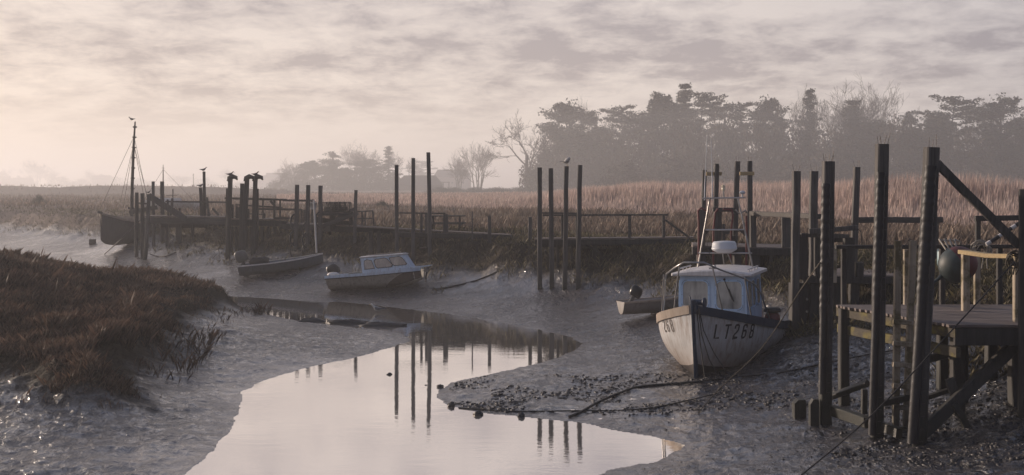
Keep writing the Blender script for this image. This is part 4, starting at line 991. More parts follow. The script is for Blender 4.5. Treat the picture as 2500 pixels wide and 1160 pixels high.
for a in (2060, 2300, 2440): pb(t, 'back_rail_post', (a, 752), (a, 600), 22.45, 12, .1, 'post_dark')
# rear rail frame beyond
t = thing('marsh_rail', 'dark timber rail frame on the marsh behind the buoy', 'rail', P(2390, 600, 27))
pb(t, 'top_bar', (2380, 533.5), (2560, 531), 27, 13, .12, 'post_dark'); xx, yy = XY(2387, 27); MB().beam((xx, yy, gz(xx, yy) - .4), P(2387, 528, 27), .11, .11, .1, 3, .02, (0, 1, 0)).build('upright', M['post_dark'], t); xx, yy = XY(2550, 27); MB().beam((xx, yy, gz(xx, yy) - .4), P(2550, 528, 27), .11, .11, .1, 3, .02, (0, 1, 0)).build('upright', M['post_dark'], t)
# ladder
YL = 19.15
t = thing('ladder', 'sunlit timber ladder with mossy rungs between second and third hose-wrapped posts', 'ladder', P(2210, 1070, YL))
for a0, a1 in ((2186, 2192), (2211, 2229)):
    x0, y0 = XY(a0, YL); MB().beam((x0, y0, gz(x0, y0) - .3), P(a1, 588, YL), 15.5 / FPX * YL, .085, .08, 8, .012, (0, 1, 0)).build('stile', M['ladder'], t)
for i, b in enumerate((786, 838, 890, 942, 994, 1046)): pb(t, 'rung', (2179, b - 1), (2228 - i * 2, b + 3), YL - .09, 11, .10, 'ladder', seg=2)

# ------------------------------------------------------------------ boats
def paint(name, c, rough=0.4, stain=(0.16, 0.10, 0.06), zlo=0.25, zhi=0.9, amount=0.6, streak=True):
    """old boat paint: streaked and grimy, dirtier towards the waterline of the hull (object z)"""
    b = NB(name); st = b.noise(b.coord((5, 5, .55)), 2.0, 5, .65, .3); bl = b.noise(b.coord((1, 1, 1)), 2.2, 5, .6); fn = b.noise(b.coord((1, 1, 1)), 30, 3)
    col = b.mix(b.math('MULTIPLY', b.ramp(st, [(0.46, 0.0), (0.70, 1.0)]), amount * .8), c, stain)
    col = b.mix(b.math('MULTIPLY', b.ramp(bl, [(0.45, 0.0), (0.75, 1.0)]), amount * .6), col, tuple(x * .55 for x in c))
    tc = b.n('ShaderNodeTexCoord'); s = b.n('ShaderNodeSeparateXYZ'); b.l(tc.outputs['Object'], s.inputs[0])
    zz = b.math('ADD', s.outputs[2], b.math('MULTIPLY', b.math('SUBTRACT', bl, .5), .35))
    col = b.mix(b.math('MULTIPLY', b.maprange(zz, zhi, zlo), .8), col, stain)
    return b.set(col, b.maprange(st, .3, .8, rough, rough + .3), b.bump(fn, .12, .004))
M['hull_w'] = paint('weathered_white_hull', (0.56, 0.565, 0.575), .38, (0.23, 0.15, 0.10), .10, .95, .95)
M['boot'] = plain_mat('fouled_bottom_paint', (0.030, 0.020, 0.017), .6, .5, 9, .5)
M['blue'] = paint('chipped_blue_paint', (0.016, 0.034, 0.070), .4, (0.06, 0.06, 0.07), -5, -4, .5)
M['tan'] = paint('tan_rubbing_strake', (0.34, 0.28, 0.23), .6, (0.15, 0.10, 0.07), -5, -4, .6)
M['cabin'] = paint('pale_blue_cabin', (0.42, 0.55, 0.72), .4, (0.25, 0.27, 0.31), -5, -4, .4)
M['cabin_side'] = paint('pale_blue_window_frame', (0.36, 0.52, 0.74), .4, (0.25, 0.25, 0.25), -5, -4, .35)
M['roof_w'] = paint('grubby_white_roof', (0.62, 0.60, 0.60), .45, (0.30, 0.27, 0.25), -5, -4, .5)
M['black'] = plain_mat('flaking_black_paint', (0.018, 0.016, 0.017), .5, .4, 20, .1)
M['faded'] = plain_mat('faded_black_paint', (0.11, 0.09, 0.08), .6, .5, 14, .1)
M['steel_rail'] = plain_mat('stainless_rail', (0.34, 0.33, 0.33), .30, .3, 6, .1, metallic=1.0)
M['radar'] = plain_mat('radar_white', (0.62, 0.63, 0.66), .4, .12, 2, 0)
M['lens'] = plain_mat('lamp_lens', (0.7, 0.62, 0.45), .15, .1)
M['motor'] = plain_mat('outboard_black', (0.012, 0.012, 0.015), .28, .3, 5, .05)
M['motor_grey'] = plain_mat('outboard_cover_grey', (0.10, 0.10, 0.095), .45, .3, 5, .1)
def fog_glass(name, dark, light, sc=2.2, off=0.0):
    b = NB(name); n = b.noise(b.coord((2.5, 2.5, .6)), sc, 4, .55, .4); m = b.noise(b.coord((1, 1, 1)), 1.6 + off, 3)
    f = b.math('ADD', b.math('MULTIPLY', n, .5), b.math('MULTIPLY', m, .5))
    return b.set(b.ramp(f, [(.36, dark), (.62, light)]), .12, b.bump(n, .03, .005), Specular_IOR_Level=.6)
M['fog'] = fog_glass('misted_glass', (0.08, 0.085, 0.09), (0.42, 0.42, 0.40)); M['fog2'] = fog_glass('curtained_glass', (0.30, 0.24, 0.20), (0.55, 0.47, 0.40), 4)
def lerp_tab(tab, s):
    xs_, ys_ = zip(*tab); return float(np.interp(s, xs_, ys_))
def smooth_tab(tab):
    xs_, ys_ = map(np.array, zip(*tab)); g = np.linspace(xs_[0], xs_[-1], 160); v = np.interp(g, xs_, ys_)
    for _ in range(10): v[1:-1] = (v[:-2] + 2 * v[1:-1] + v[2:]) / 4
    return lambda s: float(np.interp(s, g, v))

def big_boat():
    th = R(23); ax = Vector((-math.sin(th), -math.cos(th), 0)); rot = math.atan2(ax.y, ax.x)
    base = Vector((4.15, 25.2, -0.02))
    t = thing('fishing_boat', 'white fishing boat with blue trim and radar, lettered LT268, aground', 'boat', base, rot=(R(1.2), R(0.0), rot), local=True)
    Ls = 6.6
    hb = smooth_tab([(0, .04), (.18, .30), (.45, .60), (.8, .90), (1.2, 1.12), (1.7, 1.29), (2.3, 1.40), (3.2, 1.47), (4.5, 1.47), (6.6, 1.32)])
    zs = smooth_tab([(0, 1.76), (.5, 1.60), (1, 1.47), (1.6, 1.34), (2.4, 1.20), (3.4, 1.06), (4.6, .97), (6.6, .96)])
    zk = smooth_tab([(0, .10), (.4, 0.0), (1.2, -.08), (3, -.12), (6.6, -.05)])
    NV = 15
    def half(s, v):
        f1 = v ** .85; f2 = (1 - (1 - min(v, 1)) ** 2.3) ** .62; k = min(1, s / 1.6) ** .6
        return hb(s) * (f1 * (1 - k) + f2 * k)
    def hp(s, v, side, off=0.0):
        rake = -.16 * (1 - v) * max(0, 1 - s / 1.2)
        return Vector((-s + rake, side * (half(s, v) + off), zk(s) + (zs(s) - zk(s)) * v))
    def hz_(s, z, side, off=0.0): return hp(s, max(0, min(1, (z - zk(s)) / (zs(s) - zk(s)))), side, off)
    st = [0, .04, .1, .18, .28, .4, .55, .75, 1, 1.3, 1.7, 2.1, 2.6, 3.2, 3.9, 4.6, 5.3, 6.0, 6.6]
    vs = [i / NV for i in range(NV + 1)]
    VB = 0.22
    m, bt = MB(), MB()
    for side in (1, -1):
        m.loft([[hp(s, VB + (1 - VB) * v, side) for v in vs] for s in st], closed=False, caps=False, smooth=True)
        bt.loft([[hp(s, VB * v, side) for v in vs[::3]] for s in st], closed=False, caps=False, smooth=True)
    tr = [hp(Ls, v, 1) for v in vs] + [hp(Ls, v, -1) for v in vs[::-1]]
    m.add(tr, [tuple(range(len(tr)))])
    # inner bulwark, deck and cockpit sole
    m.build('hull', M['hull_w'], t); bt.build('antifouling', M['boot'], t)
    inn = MB()
    for side in (1, -1): inn.loft([[hp(s, 1, side, -.06) + Vector((0, 0, .0)), hz_(s, zs(s) - .4, side, -.05)] for s in st[11:]], closed=False, caps=False)
    inn.loft([[Vector((-Ls + .05, y, z)) for y in (-1.18, 1.18)] for z in (.98, .45)], closed=False, caps=False)
    inn.build('inner_bulwark', M['blue'], t)
    dk = MB(); fs_ = [s for s in st if .1 <= s <= 2.1]
    dk.loft([[hp(s, 1, 1, -.05) - Vector((0, 0, .06)), Vector((-s, 0, zs(s) - .01)), hp(s, 1, -1, -.05) - Vector((0, 0, .06))] for s in fs_], closed=False, caps=False); dk.build('foredeck', M['roof_w'], t)
    so = MB(); so.loft([[hz_(s, .5, 1, -.06), hz_(s, .5, -1, -.06)] for s in (1.9, 3, 4, 5, 6.55)], closed=False, caps=False); so.build('cockpit_sole', M['cabin'], t)
    for side, mt, lb in ((1, 'blue', None), (-1, 'tan', 'tan rubbing strake along the starboard side')):  # port strake blue, starboard strake tan
        g = MB(); rings = []
        for s in st:
            a, b = hp(s, 1, side, -.07), hp(s, 1, side, .055); c = hz_(s, zs(s) - .15, side, .05); d = hz_(s, zs(s) - .15, side, .005)
            rings.append([a + Vector((0, 0, .045)), b + Vector((0, 0, .045)), c, d])
        g.loft(rings); o = g.build('gunwale', M[mt], t)
        if lb: o['label'] = lb
    stem = MB(); rings = []
    for v in np.linspace(-.02, 1.1, 12):
        p = hp(0, min(v, 1), 1); x = p.x; z = p.z + (max(v, 1) - 1) * 1.7; w = .030 + .012 * v
        rings.append([Vector((x + .08, -.018, z)), Vector((x + .08, .018, z)), Vector((x - .06, w + .018, z)), Vector((x - .06, -w - .018, z))])
    stem.loft(rings).build('stem_post', M['blue'], t)
    tr_ = MB(); tr_.beam((-Ls, -1.2, .93), (-Ls, 1.2, .93), .08, .1).build('transom_rail', M['blue'], t)
    # registration letters, built as strokes laid on the planking
    GL_ = {'L': [[(0, 1), (0, 0), (.62, 0)]], 'T': [[(0, 1), (.72, 1)], [(.36, 1), (.36, 0)]],
           '2': [[(0, .80), (0, .92), (.12, 1), (.5, 1), (.62, .92), (.62, .66), (.50, .50), (.12, .28), (0, .14), (0, 0), (.62, 0)]],
           '6': [[(.62, .84), (.62, .92), (.5, 1), (.12, 1), (0, .90), (0, .10), (.12, 0), (.5, 0), (.62, .10), (.62, .44), (.5, .55), (.12, .55), (0, .46)]],
           '8': [[(.12, .52), (0, .62), (0, .90), (.12, 1), (.5, 1), (.62, .90), (.62, .62), (.5, .52), (.12, .52), (0, .42), (0, .10), (.12, 0), (.5, 0), (.62, .10), (.62, .42), (.5, .52)]]}
    def lettering(text, side, s0, z0, hgt, wid, pitch, mat, slope, adv=None):
        # arc length table along the hull at lettering height
        ss = np.linspace(.05, 3, 240); pts = [hz_(s, z0, side) for s in ss]
        arc = np.concatenate([[0], np.cumsum([(pts[i + 1] - pts[i]).length for i in range(len(pts) - 1)])]); a0 = np.interp(s0, ss, arc)
        for ci, ch in enumerate(text):
            mb = MB(); th_ = .15 * hgt
            def q(u, v):
                a = a0 + (ci * pitch + u * wid) * (1 if side > 0 else -1); s = float(np.interp(a, arc, ss))
                z = z0 + v * hgt + slope * ci; p = hz_(s, z, side, .007); return p
            for stroke in GL_[ch]:
                L_, Rr = [], []
                for i, (u, v) in enumerate(stroke):
                    a = Vector(stroke[max(i - 1, 0)]); b = Vector(stroke[i]); c = Vector(stroke[min(i + 1, len(stroke) - 1)])
                    d = (Vector((c.x - a.x, (c.y - a.y) * hgt / wid))).normalized(); n = Vector((-d.y, d.x))
                    if 0 < i < len(stroke) - 1:
                        d1 = Vector(((b.x - a.x), (b.y - a.y) * hgt / wid)).normalized(); k = 1 / max(.55, abs(n.dot(Vector((-d1.y, d1.x)))))
                    else: k = 1
                    e = th_ / 2 * k
                    ext = 0
                    if i == 0: ext = -th_ / 2
                    if i == len(stroke) - 1: ext = th_ / 2
                    bu, bv = u + d.x * ext / wid, v + d.y * ext / hgt
                    L_.append((bu + n.x * e / wid, bv + n.y * e / hgt)); Rr.append((bu - n.x * e / wid, bv - n.y * e / hgt))
                rings = []
                for i in range(len(L_) - 1):
                    for k in range(4 if i < len(L_) - 2 else 5):
                        f = k / 4; la = (L_[i][0] * (1 - f) + L_[i + 1][0] * f, L_[i][1] * (1 - f) + L_[i + 1][1] * f); ra = (Rr[i][0] * (1 - f) + Rr[i + 1][0] * f, Rr[i][1] * (1 - f) + Rr[i + 1][1] * f)
                        md = ((la[0] + ra[0]) / 2, (la[1] + ra[1]) / 2); rings.append([q(*la), q(*md), q(*ra)])
                mb.loft(rings, closed=False, caps=False)
            mb.build('letter', M[mat], t)
    lettering('LT268', 1, .36, 1.02, .30, .17, .262, 'black', -.016)
    lettering('268', -1, .98, 1.08, .27, .15, .225, 'faded', .022)
    # wheelhouse
    s0, s1, zb, ze = 1.95, 3.75, 1.0, 2.34; w0, w1 = .86, .90; rk = .10
    wh = MB(); front_b, front_t = -s0, -s0 - rk
    R0 = [Vector((front_b, -w0, zb)), Vector((front_b, w0, zb)), Vector((-s1, w1, zb)), Vector((-s1, -w1, zb))]
    R1 = [Vector((front_t, -w0 + .05, ze)), Vector((front_t, w0 - .05, ze)), Vector((-s1 - .05, w1 - .05, ze)), Vector((-s1 - .05, -w1 + .05, ze))]
    wh.loft([R0, R1]).build('wheelhouse', M['cabin'], t)
    def rrect(w, h, r=.12, n=5):
        out = []
        for cx_, cy_, a0 in ((w/2 - r, h/2 - r, 0), (-w/2 + r, h/2 - r, 90), (-w/2 + r, -h/2 + r, 180), (w/2 - r, -h/2 + r, 270)):
            for k in range(n): a = R(a0 + 90 * k / (n - 1)); out.append((cx_ + r * math.cos(a), cy_ + r * math.sin(a)))
        return out
    def window(c, ex, ey, en, w, h, skew=0.0, mat='fog', mull=False):
        """pane with a raised riveted frame; ex, ey span the wall, en points out"""
        o1, o2 = rrect(w + .10, h + .10), rrect(w, h); q = lambda p, d: c + ex * (p[0] + skew * p[1]) + ey * p[1] + en * d
        f = MB(); f.loft([[q(p, 0) for p in o1], [q(p, .022) for p in o1], [q(p, .022) for p in o2], [q(p, .004) for p in o2]], closed=True, caps=False)
        fo = f.build('window', M['cabin_side'], t)
        g = MB(); g.add([q(p, .008) for p in o2], [tuple(range(len(o2)))]); g.build('pane', M[mat], fo)
        rv = MB(); om = rrect(w + .05, h + .05)
        for i in range(40):
            k = i / 40 * len(om); a, b = om[int(k) % len(om)], om[(int(k) + 1) % len(om)]; p = (a[0] + (b[0] - a[0]) * (k % 1), a[1] + (b[1] - a[1]) * (k % 1))
            rv.lathe([(.010, 0), (.006, .006)], 5, q(p, .022), axis=en)
        r_ = rv.build('rivets', M['steel'], fo); r_['kind'] = 'stuff'
        if mull: MB().beam(q((.05, -h/2), .012), q((.05, h/2), .012), .03, .02, 0).build('glazing_bar', M['cabin_side'], fo)
    fu = (Vector((front_t, 0, ze)) - Vector((front_b, 0, zb))).normalized(); fn_ = Vector((fu.z, 0, -fu.x))
    mid = lambda z: Vector((front_b + (front_t - front_b) * (z - zb) / (ze - zb), 0, z)) + fn_ * .003
    for y in (-.415, .415): window(mid(1.86) + Vector((0, y, 0)), Vector((0, 1, 0)), fu, fn_, .62, .66)
    for sd in (1, -1):
        su = (Vector((-s0, sd * (w0 - .05), ze)) - Vector((-s0, sd * w0, zb))).normalized(); ex = Vector((-1, sd * (w1 - w0) / (s1 - s0), 0)).normalized(); en = ex.cross(su) * (1 if sd < 0 else -1)
        if en.y * sd < 0: en = -en
        window(Vector((-s0 - .62, sd * (w0 - .018), 1.86)) + en * .006, ex, su, en, .85, .62, mull=True); window(Vector((-s0 - 1.42, sd * (w0 - .01), 1.86)) + en * .012, ex, su, en, .42, .62)
    rf = MB(); rings = []
    for x in (front_t + .16, front_t + .10, -s1 - .2, -s1 - .26):
        e = .04 if x in (front_t + .16, -s1 - .26) else 0
        rings.append([Vector((x, y, ze - .02 + e * .6)) for y in (-1.0 + e, 1.0 - e)] + [Vector((x, y, ze + .05 + .09 * (1 - (y / 1.0) ** 2) - e * .8)) for y in np.linspace(1.0 - e, -1.0 + e, 9)])
    ro = rf.loft(rings).build('cabin_roof', M['roof_w'], t)
    for sd in (1, -1):
        m = MB(); y = sd * .86; xa, xb = -2.15, -3.4; zr = ze + .075
        m.tube([(xa, y, zr + .07), (xb, y, zr + .07)], .018, 6)
        for x in np.linspace(xa - .08, xb + .08, 4): m.tube([(x, y, zr - .02), (x, y, zr + .07)], .014, 5)
        m.build('roof_grab_rail', M['roof_w'], ro)
    m = MB(); m.beam((-2.28, .05, ze + .15), (-2.28, -.12, ze + .15), .10, .05); m.lathe([(.03, 0), (.035, .05), (.02, .07)], 8, (-2.28, .02, ze + .165)); m.build('roof_vent', M['steel_rail'], ro)
    m = MB(); a = mid(2.24) + Vector((0, .30, 0)) + fn_ * .03; b = a - fu * .50 + Vector((0, .20, 0)) + fn_ * .01; m.tube([a, b], .010, 5); m.tube([a.lerp(b, .45) + Vector((0, .02, 0)), b + Vector((0, .03, -.03))], .012, 4); m.lathe([(.03, 0), (.025, .04)], 8, a - fn_ * .03, axis=fn_); m.build('wiper', M['black'], t)
    # gantry with radar and lamps
    z0, z1 = ze + .04, 4.22; xg = -3.55
    g = MB(); leg = lambda sd, z: Vector((xg, sd * (.72 - .36 * (z - z0) / (z1 - z0)), z))
    for sd in (1, -1): g.tube([leg(sd, z0), leg(sd, z1)], .023, 7)
    g.tube([(xg - .5, .12, z0), (xg, .06, 2.82)], .018, 6); g.tube([(xg - .5, -.12, z0), (xg, -.06, 2.82)], .018, 6)
    g.build('gantry_leg_frame', M['steel_rail'], t)
    for z, e in ((z1, .20), (3.40, 0), (2.80, .06)):
        w = leg(1, z).y + e; MB().tube([(xg, -w, z), (xg, w, z)], .020, 7).build('gantry_crossbar', M['steel_rail'], t)
    for sd in (1, -1): p = leg(sd, 3.40); m = MB(); m.add([p, p - Vector((0, sd * .16, 0)), p - Vector((0, -sd * .04, .2)), p + Vector((-.02, 0, 0)), p + Vector((-.02, -sd * .16, 0)), p + Vector((-.02, sd * .04, -.2))], [(0, 1, 2), (3, 5, 4), (0, 3, 4, 1), (1, 4, 5, 2), (2, 5, 3, 0)]); m.build('gusset', M['black'], t)
    MB().lathe([(.18, 0), (.24, .03), (.31, .07), (.325, .10), (.325, .125), (.315, .13), (.305, .24), (.27, .285), (.12, .30), (.01, .302)], 28, (xg + .05, 0, 2.815)).build('radar_dome', M['radar'], t)
    m = MB(); m.tube([(xg, 0, z1), (xg, 0, z1 + .20)], .022, 6); lp = m.build('lamp_post', M['steel_rail'], t); MB().lathe([(.04, 0), (.05, .02), (.05, .04), (.045, .05), (.045, .12), (.05, .13), (.03, .15)], 10, (xg, 0, z1 + .19)).build('lamp', M['lens'], lp)
    m = MB(); m.tube([(xg, .48, z1), (xg, .48, z1 + .1)], .02, 6); m.lathe([(.03, 0), (.075, .02), (.08, .05), (.05, .08), (.01, .09)], 12, (xg, .48, z1 + .09)); m.build('satellite_aerial', M['radar'], t)
    for y, h, ty in ((-.50, 1.62, -.40), (-.30, 1.55, -.30)): MB().tube([(xg, y, z1 - .05), (xg, y * .97, z1 + .35), (xg, ty, z1 + h)], [.018, .014, .007], 5).build('whip_aerial', M['radar'], t)
    MB().tube([(xg + .03, -.40, 4.0), (xg + .05, -.50, 3.4), (xg + .05, -.42, 2.9), (xg + .05, -.30, 2.5)], .008, 4).build('cable', M['black'], t)
    # bow rail
    def rp(s, side, h, inn_=.10): return hp(s, 1, side, -.10) + Vector((.02, side * -inn_ * h, h))
    pts = [hp(2.0, 1, -1, -.08), rp(1.95, -1, .55), rp(1.9, -1, .90), rp(1.8, -1, .97), rp(1.2, -1, 1.0), rp(.55, -1, 1.04, .05), rp(.22, -1, 1.08, 0), rp(.22, 1, 1.08, 0), rp(.55, 1, 1.0, .05), rp(1.2, 1, .93), rp(1.75, 1, .83), rp(2.05, 1, .62), rp(2.25, 1, .30), hp(2.4, 1, 1, -.08)]
    MB().tube(pts, .022, 7).build('bow_rail', M['steel_rail'], t)
    for s, sd, h in ((.40, -1, 1.05), (1.35, -1, 1.0), (.40, 1, 1.04), (1.2, 1, .93)): MB().tube([hp(s + .12, 1, sd, -.08), rp(s, sd, h, .05)], .018, 6).build('stanchion', M['steel_rail'], t)
    m = MB(); m.tube([(-.26, 0, 1.70), (-.26, 0, 1.86)], .07, 8); m.tube([(-.34, -.14, 1.84), (-.34, .22, 1.84)], .075, 9); m.lathe([(.10, 0), (.12, .02), (.12, .05), (.1, .07)], 10, (-.34, .16, 1.84), axis=(0, 1, 0)); m.tube([(-.2, -.1, 1.72), (-.2, -.1, 1.96), (-.24, -.13, 2.0)], .016, 5); m.build('anchor_winch', M['blue'], t)
    m = MB(); m.tube([(-.5, -.22, 1.62), (-.5, -.22, 1.74), (-.5, -.36, 1.74), (-.5, -.36, 1.62)], .014, 5); m.build('mooring_cleat', M['steel_rail'], t)
    # things behind the wheelhouse
    m = MB(); m.lathe([(.16, .0), (.20, .1), (.19, .28), (.13, .36)], 10, (-3.75, 1.14, .92)); m.build('pot_hauler', M['red_hose'], t)
    m = MB(); m.lathe([(.10, 0), (.22, .03), (.23, .07), (.18, .13), (.05, .15)], 12, (-3.75, 1.14, 1.27)); m.build('hauler_drum', M['black'], t)
    m = MB(); m.tube([(-5.5, 1.30, .95), (-5.5, 1.30, 1.13), (-5.62, 1.30, 1.2), (-6.1, 1.27, 1.2), (-6.2, 1.27, 1.0)], .022, 6); m.build('stern_rail', M['steel_rail'], t)
    MB().box((-4.7, 0, .70), (1.2, .8, .45)).build('engine_box', M['blue'], t)
    # two slack bow lines hanging down the port bow, a third against the stem
    for pts in (((-.02, .10, 1.75), (.0, .20, 1.25), (-.02, .42, .75), (-.08, .66, .35), (-.15, .95, .10)), ((-.02, .09, 1.75), (.03, .16, 1.15), (.02, .32, .6), (-.03, .52, .2), (-.08, .78, .06)), ((.02, .06, 1.7), (-.02, .12, .9), (.05, .22, .2), (.12, .1, .04))):
        MB().tube([Vector(p) + Vector((.03, .05, 0)) for p in pts], .013, 5).build('bow_line', M['rope_dark'], t)
    return t
big_boat()

def outboard(t, c, tilt=0.0, sc=1.0, mat='motor', rz=0.0):
    """outboard motor: cowl, leg, propeller; +X is forward, hung on the transom at c"""
    q = Matrix.Rotation(rz, 3, 'Z') @ Matrix.Rotation(tilt, 3, 'Y'); f = lambda p: Vector(c) + q @ (Vector(p) * sc)
    m = MB(); rings = []
    for z, w, l, o in ((.10, .13, .20, 0), (.14, .16, .25, 0), (.34, .165, .27, -.01), (.48, .15, .25, -.02), (.56, .11, .19, -.03), (.585, .05, .1, -.03)):
        rings.append([f((o + l * math.copysign(abs(math.cos(a)) ** .6, math.cos(a)), w * math.copysign(abs(math.sin(a)) ** .6, math.sin(a)), z)) for a in np.linspace(0, 2 * math.pi, 14, endpoint=False)])
    m.loft(rings, smooth=True); mo = m.build('outboard_motor', M[mat], t)
    m = MB(); m.beam(f((0, 0, .12)), f((-.04, 0, -.62)), .12 * sc, .16 * sc, .3); m.tube([f((-.16, 0, -.50)), f((.12, 0, -.50))], [.03 * sc, .05 * sc], 7); m.beam(f((-.1, 0, -.36)), f((-.34, 0, -.37)), .16 * sc, .02 * sc, 0); m.build('motor_leg', M['motor_grey'], mo)
    m = MB()
    for k in range(3):
        a = k * 2.09; u = Vector((0, math.cos(a), math.sin(a))); w = Vector((0, -math.sin(a), math.cos(a)))
        m.add([f(Vector((-.17, 0, -.50)) + u * .02), f(Vector((-.15, 0, -.50)) + u * .10 + w * .05), f(Vector((-.18, 0, -.50)) + u * .13), f(Vector((-.20, 0, -.50)) + u * .09 - w * .04)], [(0, 1, 2, 3)])
    m.build('propeller', M['motor_grey'], mo)
    return mo
def open_hull(t, L, hb, zs, zk, mat, inner, stations=16, pw=.8, transom=True, thick=.04, name='hull', vee=False):
    """hull with +X bow, transom at x = -L/2; returns a surface function"""
    f = lambda s, v, sd, off=0.0: Vector((L / 2 - s * L, sd * max(0, hb(s) * (v ** pw) + off), zk(s) + (zs(s) - zk(s)) * v))
    ss = np.linspace(0, 1, stations); vv = np.linspace(0, 1, 9); m = MB()
    for sd in (1, -1): m.loft([[f(s, v, sd) for v in vv] for s in ss], closed=False, caps=False, smooth=True)
    tr = [f(1, v, 1) for v in vv] + [f(1, v, -1) for v in vv[::-1]]; m.add(tr, [tuple(range(len(tr)))])
    h = m.build(name, M[mat], t); n = MB()
    for sd in (1, -1): n.loft([[f(s, 1, sd, -thick), f(s, .45, sd, -thick)] for s in ss[1:]], closed=False, caps=False)
    n.loft([[f(s, .45, 1, -thick), f(s, .45, -1, -thick)] for s in ss[1:]], closed=False, caps=False)
    n.add([f(1, .45, 1), f(1, 1, 1), f(1, 1, -1), f(1, .45, -1)], [(0, 1, 2, 3)]); n.v[-4:] = [tuple(Vector(p) + Vector((thick, 0, 0))) for p in n.v[-4:]]
    n.build('inner_lining', M[inner], t)
    return f, ss
def strake(t, f, ss, mat, w=.035, dz=.05, name='gunwale'):
    for sd in (1, -1):
        g = MB(); g.loft([[f(s, 1, sd, -.05) + Vector((0, 0, .02)), f(s, 1, sd, w) + Vector((0, 0, .02)), f(s, 1, sd, w) - Vector((0, 0, dz)), f(s, 1, sd, .0) - Vector((0, 0, dz))] for s in ss]).build(name, M[mat], t)

# --- small blue and white cabin boat
M['dory'] = paint('stained_cream_hull', (0.54, 0.50, 0.44), .45, (0.11, 0.075, 0.05), -.02, .34, .6)
M['dory_shade'] = paint('shaded_bow_chine', (0.17, 0.125, 0.10), .5, (0.07, 0.05, 0.04), -.02, .5, .6)  # hull colour darkened for the shade where the bow turns under
M['dory_top'] = paint('blue_grey_topside', (0.56, 0.66, 0.78), .4, (0.22, 0.15, 0.13), -5, -4, .6)
c = hit(920, 704); c.z -= .02
t = thing('cabin_boat', 'small blue and white cabin boat with black outboard aground on mud', 'boat', c, rot=(R(-2), R(-3.2), R(-9)), local=True)
t['group'] = 'small boats aground in the creek'; t.scale = (c.y / 49.5,) * 3
L = 4.25
hb = smooth_tab([(0, .30), (.08, .58), (.22, .80), (.5, .90), (1, .84)]); zs = smooth_tab([(0, .83), (.2, .80), (.5, .74), (1, .68)]); zk = smooth_tab([(0, .34), (.08, .18), (.2, .05), (.4, 0), (1, .02)])
f, ss = open_hull(t, L, hb, zs, zk, 'dory', 'dory_top', pw=.45)
m = MB()   # undercut of the cathedral bow, its shade put into a dark skin
for sd in (1, -1):
    m.loft([[f(s, v, sd, .012) for v in np.linspace(0, top, 5)] for s, top in ((0, .93), (.05, .92), (.12, .90), (.2, .75), (.27, .55), (.33, .34), (.38, .12))], closed=False, caps=False, smooth=True)
m.build('bow_undercut_shade', M['dory_shade'], t)
strake(t, f, ss, 'dory_top', .03, .10); g = MB()
for sd in (1, -1): g.loft([[f(s, 1, sd, .038) - Vector((0, 0, .10)), f(s, 1, sd, .044) - Vector((0, 0, .12)), f(s, 1, sd, .03) - Vector((0, 0, .14))] for s in ss], closed=False, caps=False)
g.build('rubbing_band', M['black'], t)
MB().loft([[Vector((L/2 - .9, -.62, .82)), Vector((L/2 - .9, .62, .82)), Vector((L/2 - .9, .62, .90)), Vector((L/2 - .9, -.62, .90))], [Vector((L/2 + .05, -.32, .87)), Vector((L/2 + .05, .32, .87)), Vector((L/2 + .05, .32, .93)), Vector((L/2 + .05, -.32, .93))], [Vector((L/2 + .42, -.22, .92)), Vector((L/2 + .42, .22, .92)), Vector((L/2 + .42, .22, .96)), Vector((L/2 + .42, -.22, .96))]]).build('bow_platform', M['dory_top'], t)
# cabin
xr, xf = -.42, 1.78; zb = .74
def cab(x, u):  # u: 0 base, 1 roof
    wb = .70 - .10 * max(0, (x - .9)); return (.66 if x < .9 else .66 - .16 * (x - .9)) * (1 - .12 * u)
B = [(xr, zb), (xf, zb + .06)]; T = [(xr - .10, zb + .66), (xf - .42, zb + .72)]
bot = [Vector((xr, s * .70, zb)) for s in (-1, 1)] + [Vector((xf, s * .46, zb + .06)) for s in (1, -1)]; top = [Vector((xr - .10, s * .60, zb + .66)) for s in (-1, 1)] + [Vector((xf - .42, s * .46, zb + .72)) for s in (1, -1)]
MB().loft([bot, top]).build('cabin', M['dory_top'], t)
rt = [p + Vector((0, 0, .012)) for p in top]; ex = lambda p, k: Vector((p.x + (k if p.x > 0 else -k), p.y * (1 + k), p.z))
rf = MB().loft([[ex(p, .04) for p in rt], [ex(p, .05) + Vector((0, 0, .04)) for p in rt], [Vector((p.x * .96, p.y * .7, p.z + .075)) for p in rt]]).build('cabin_roof', M['roof_w'], t)
for s in (-.35, .35): MB().beam((-.3, s, zb + .78), (1.1, s, zb + .85), .04, .04).build('roof_batten', M['tan'], rf)
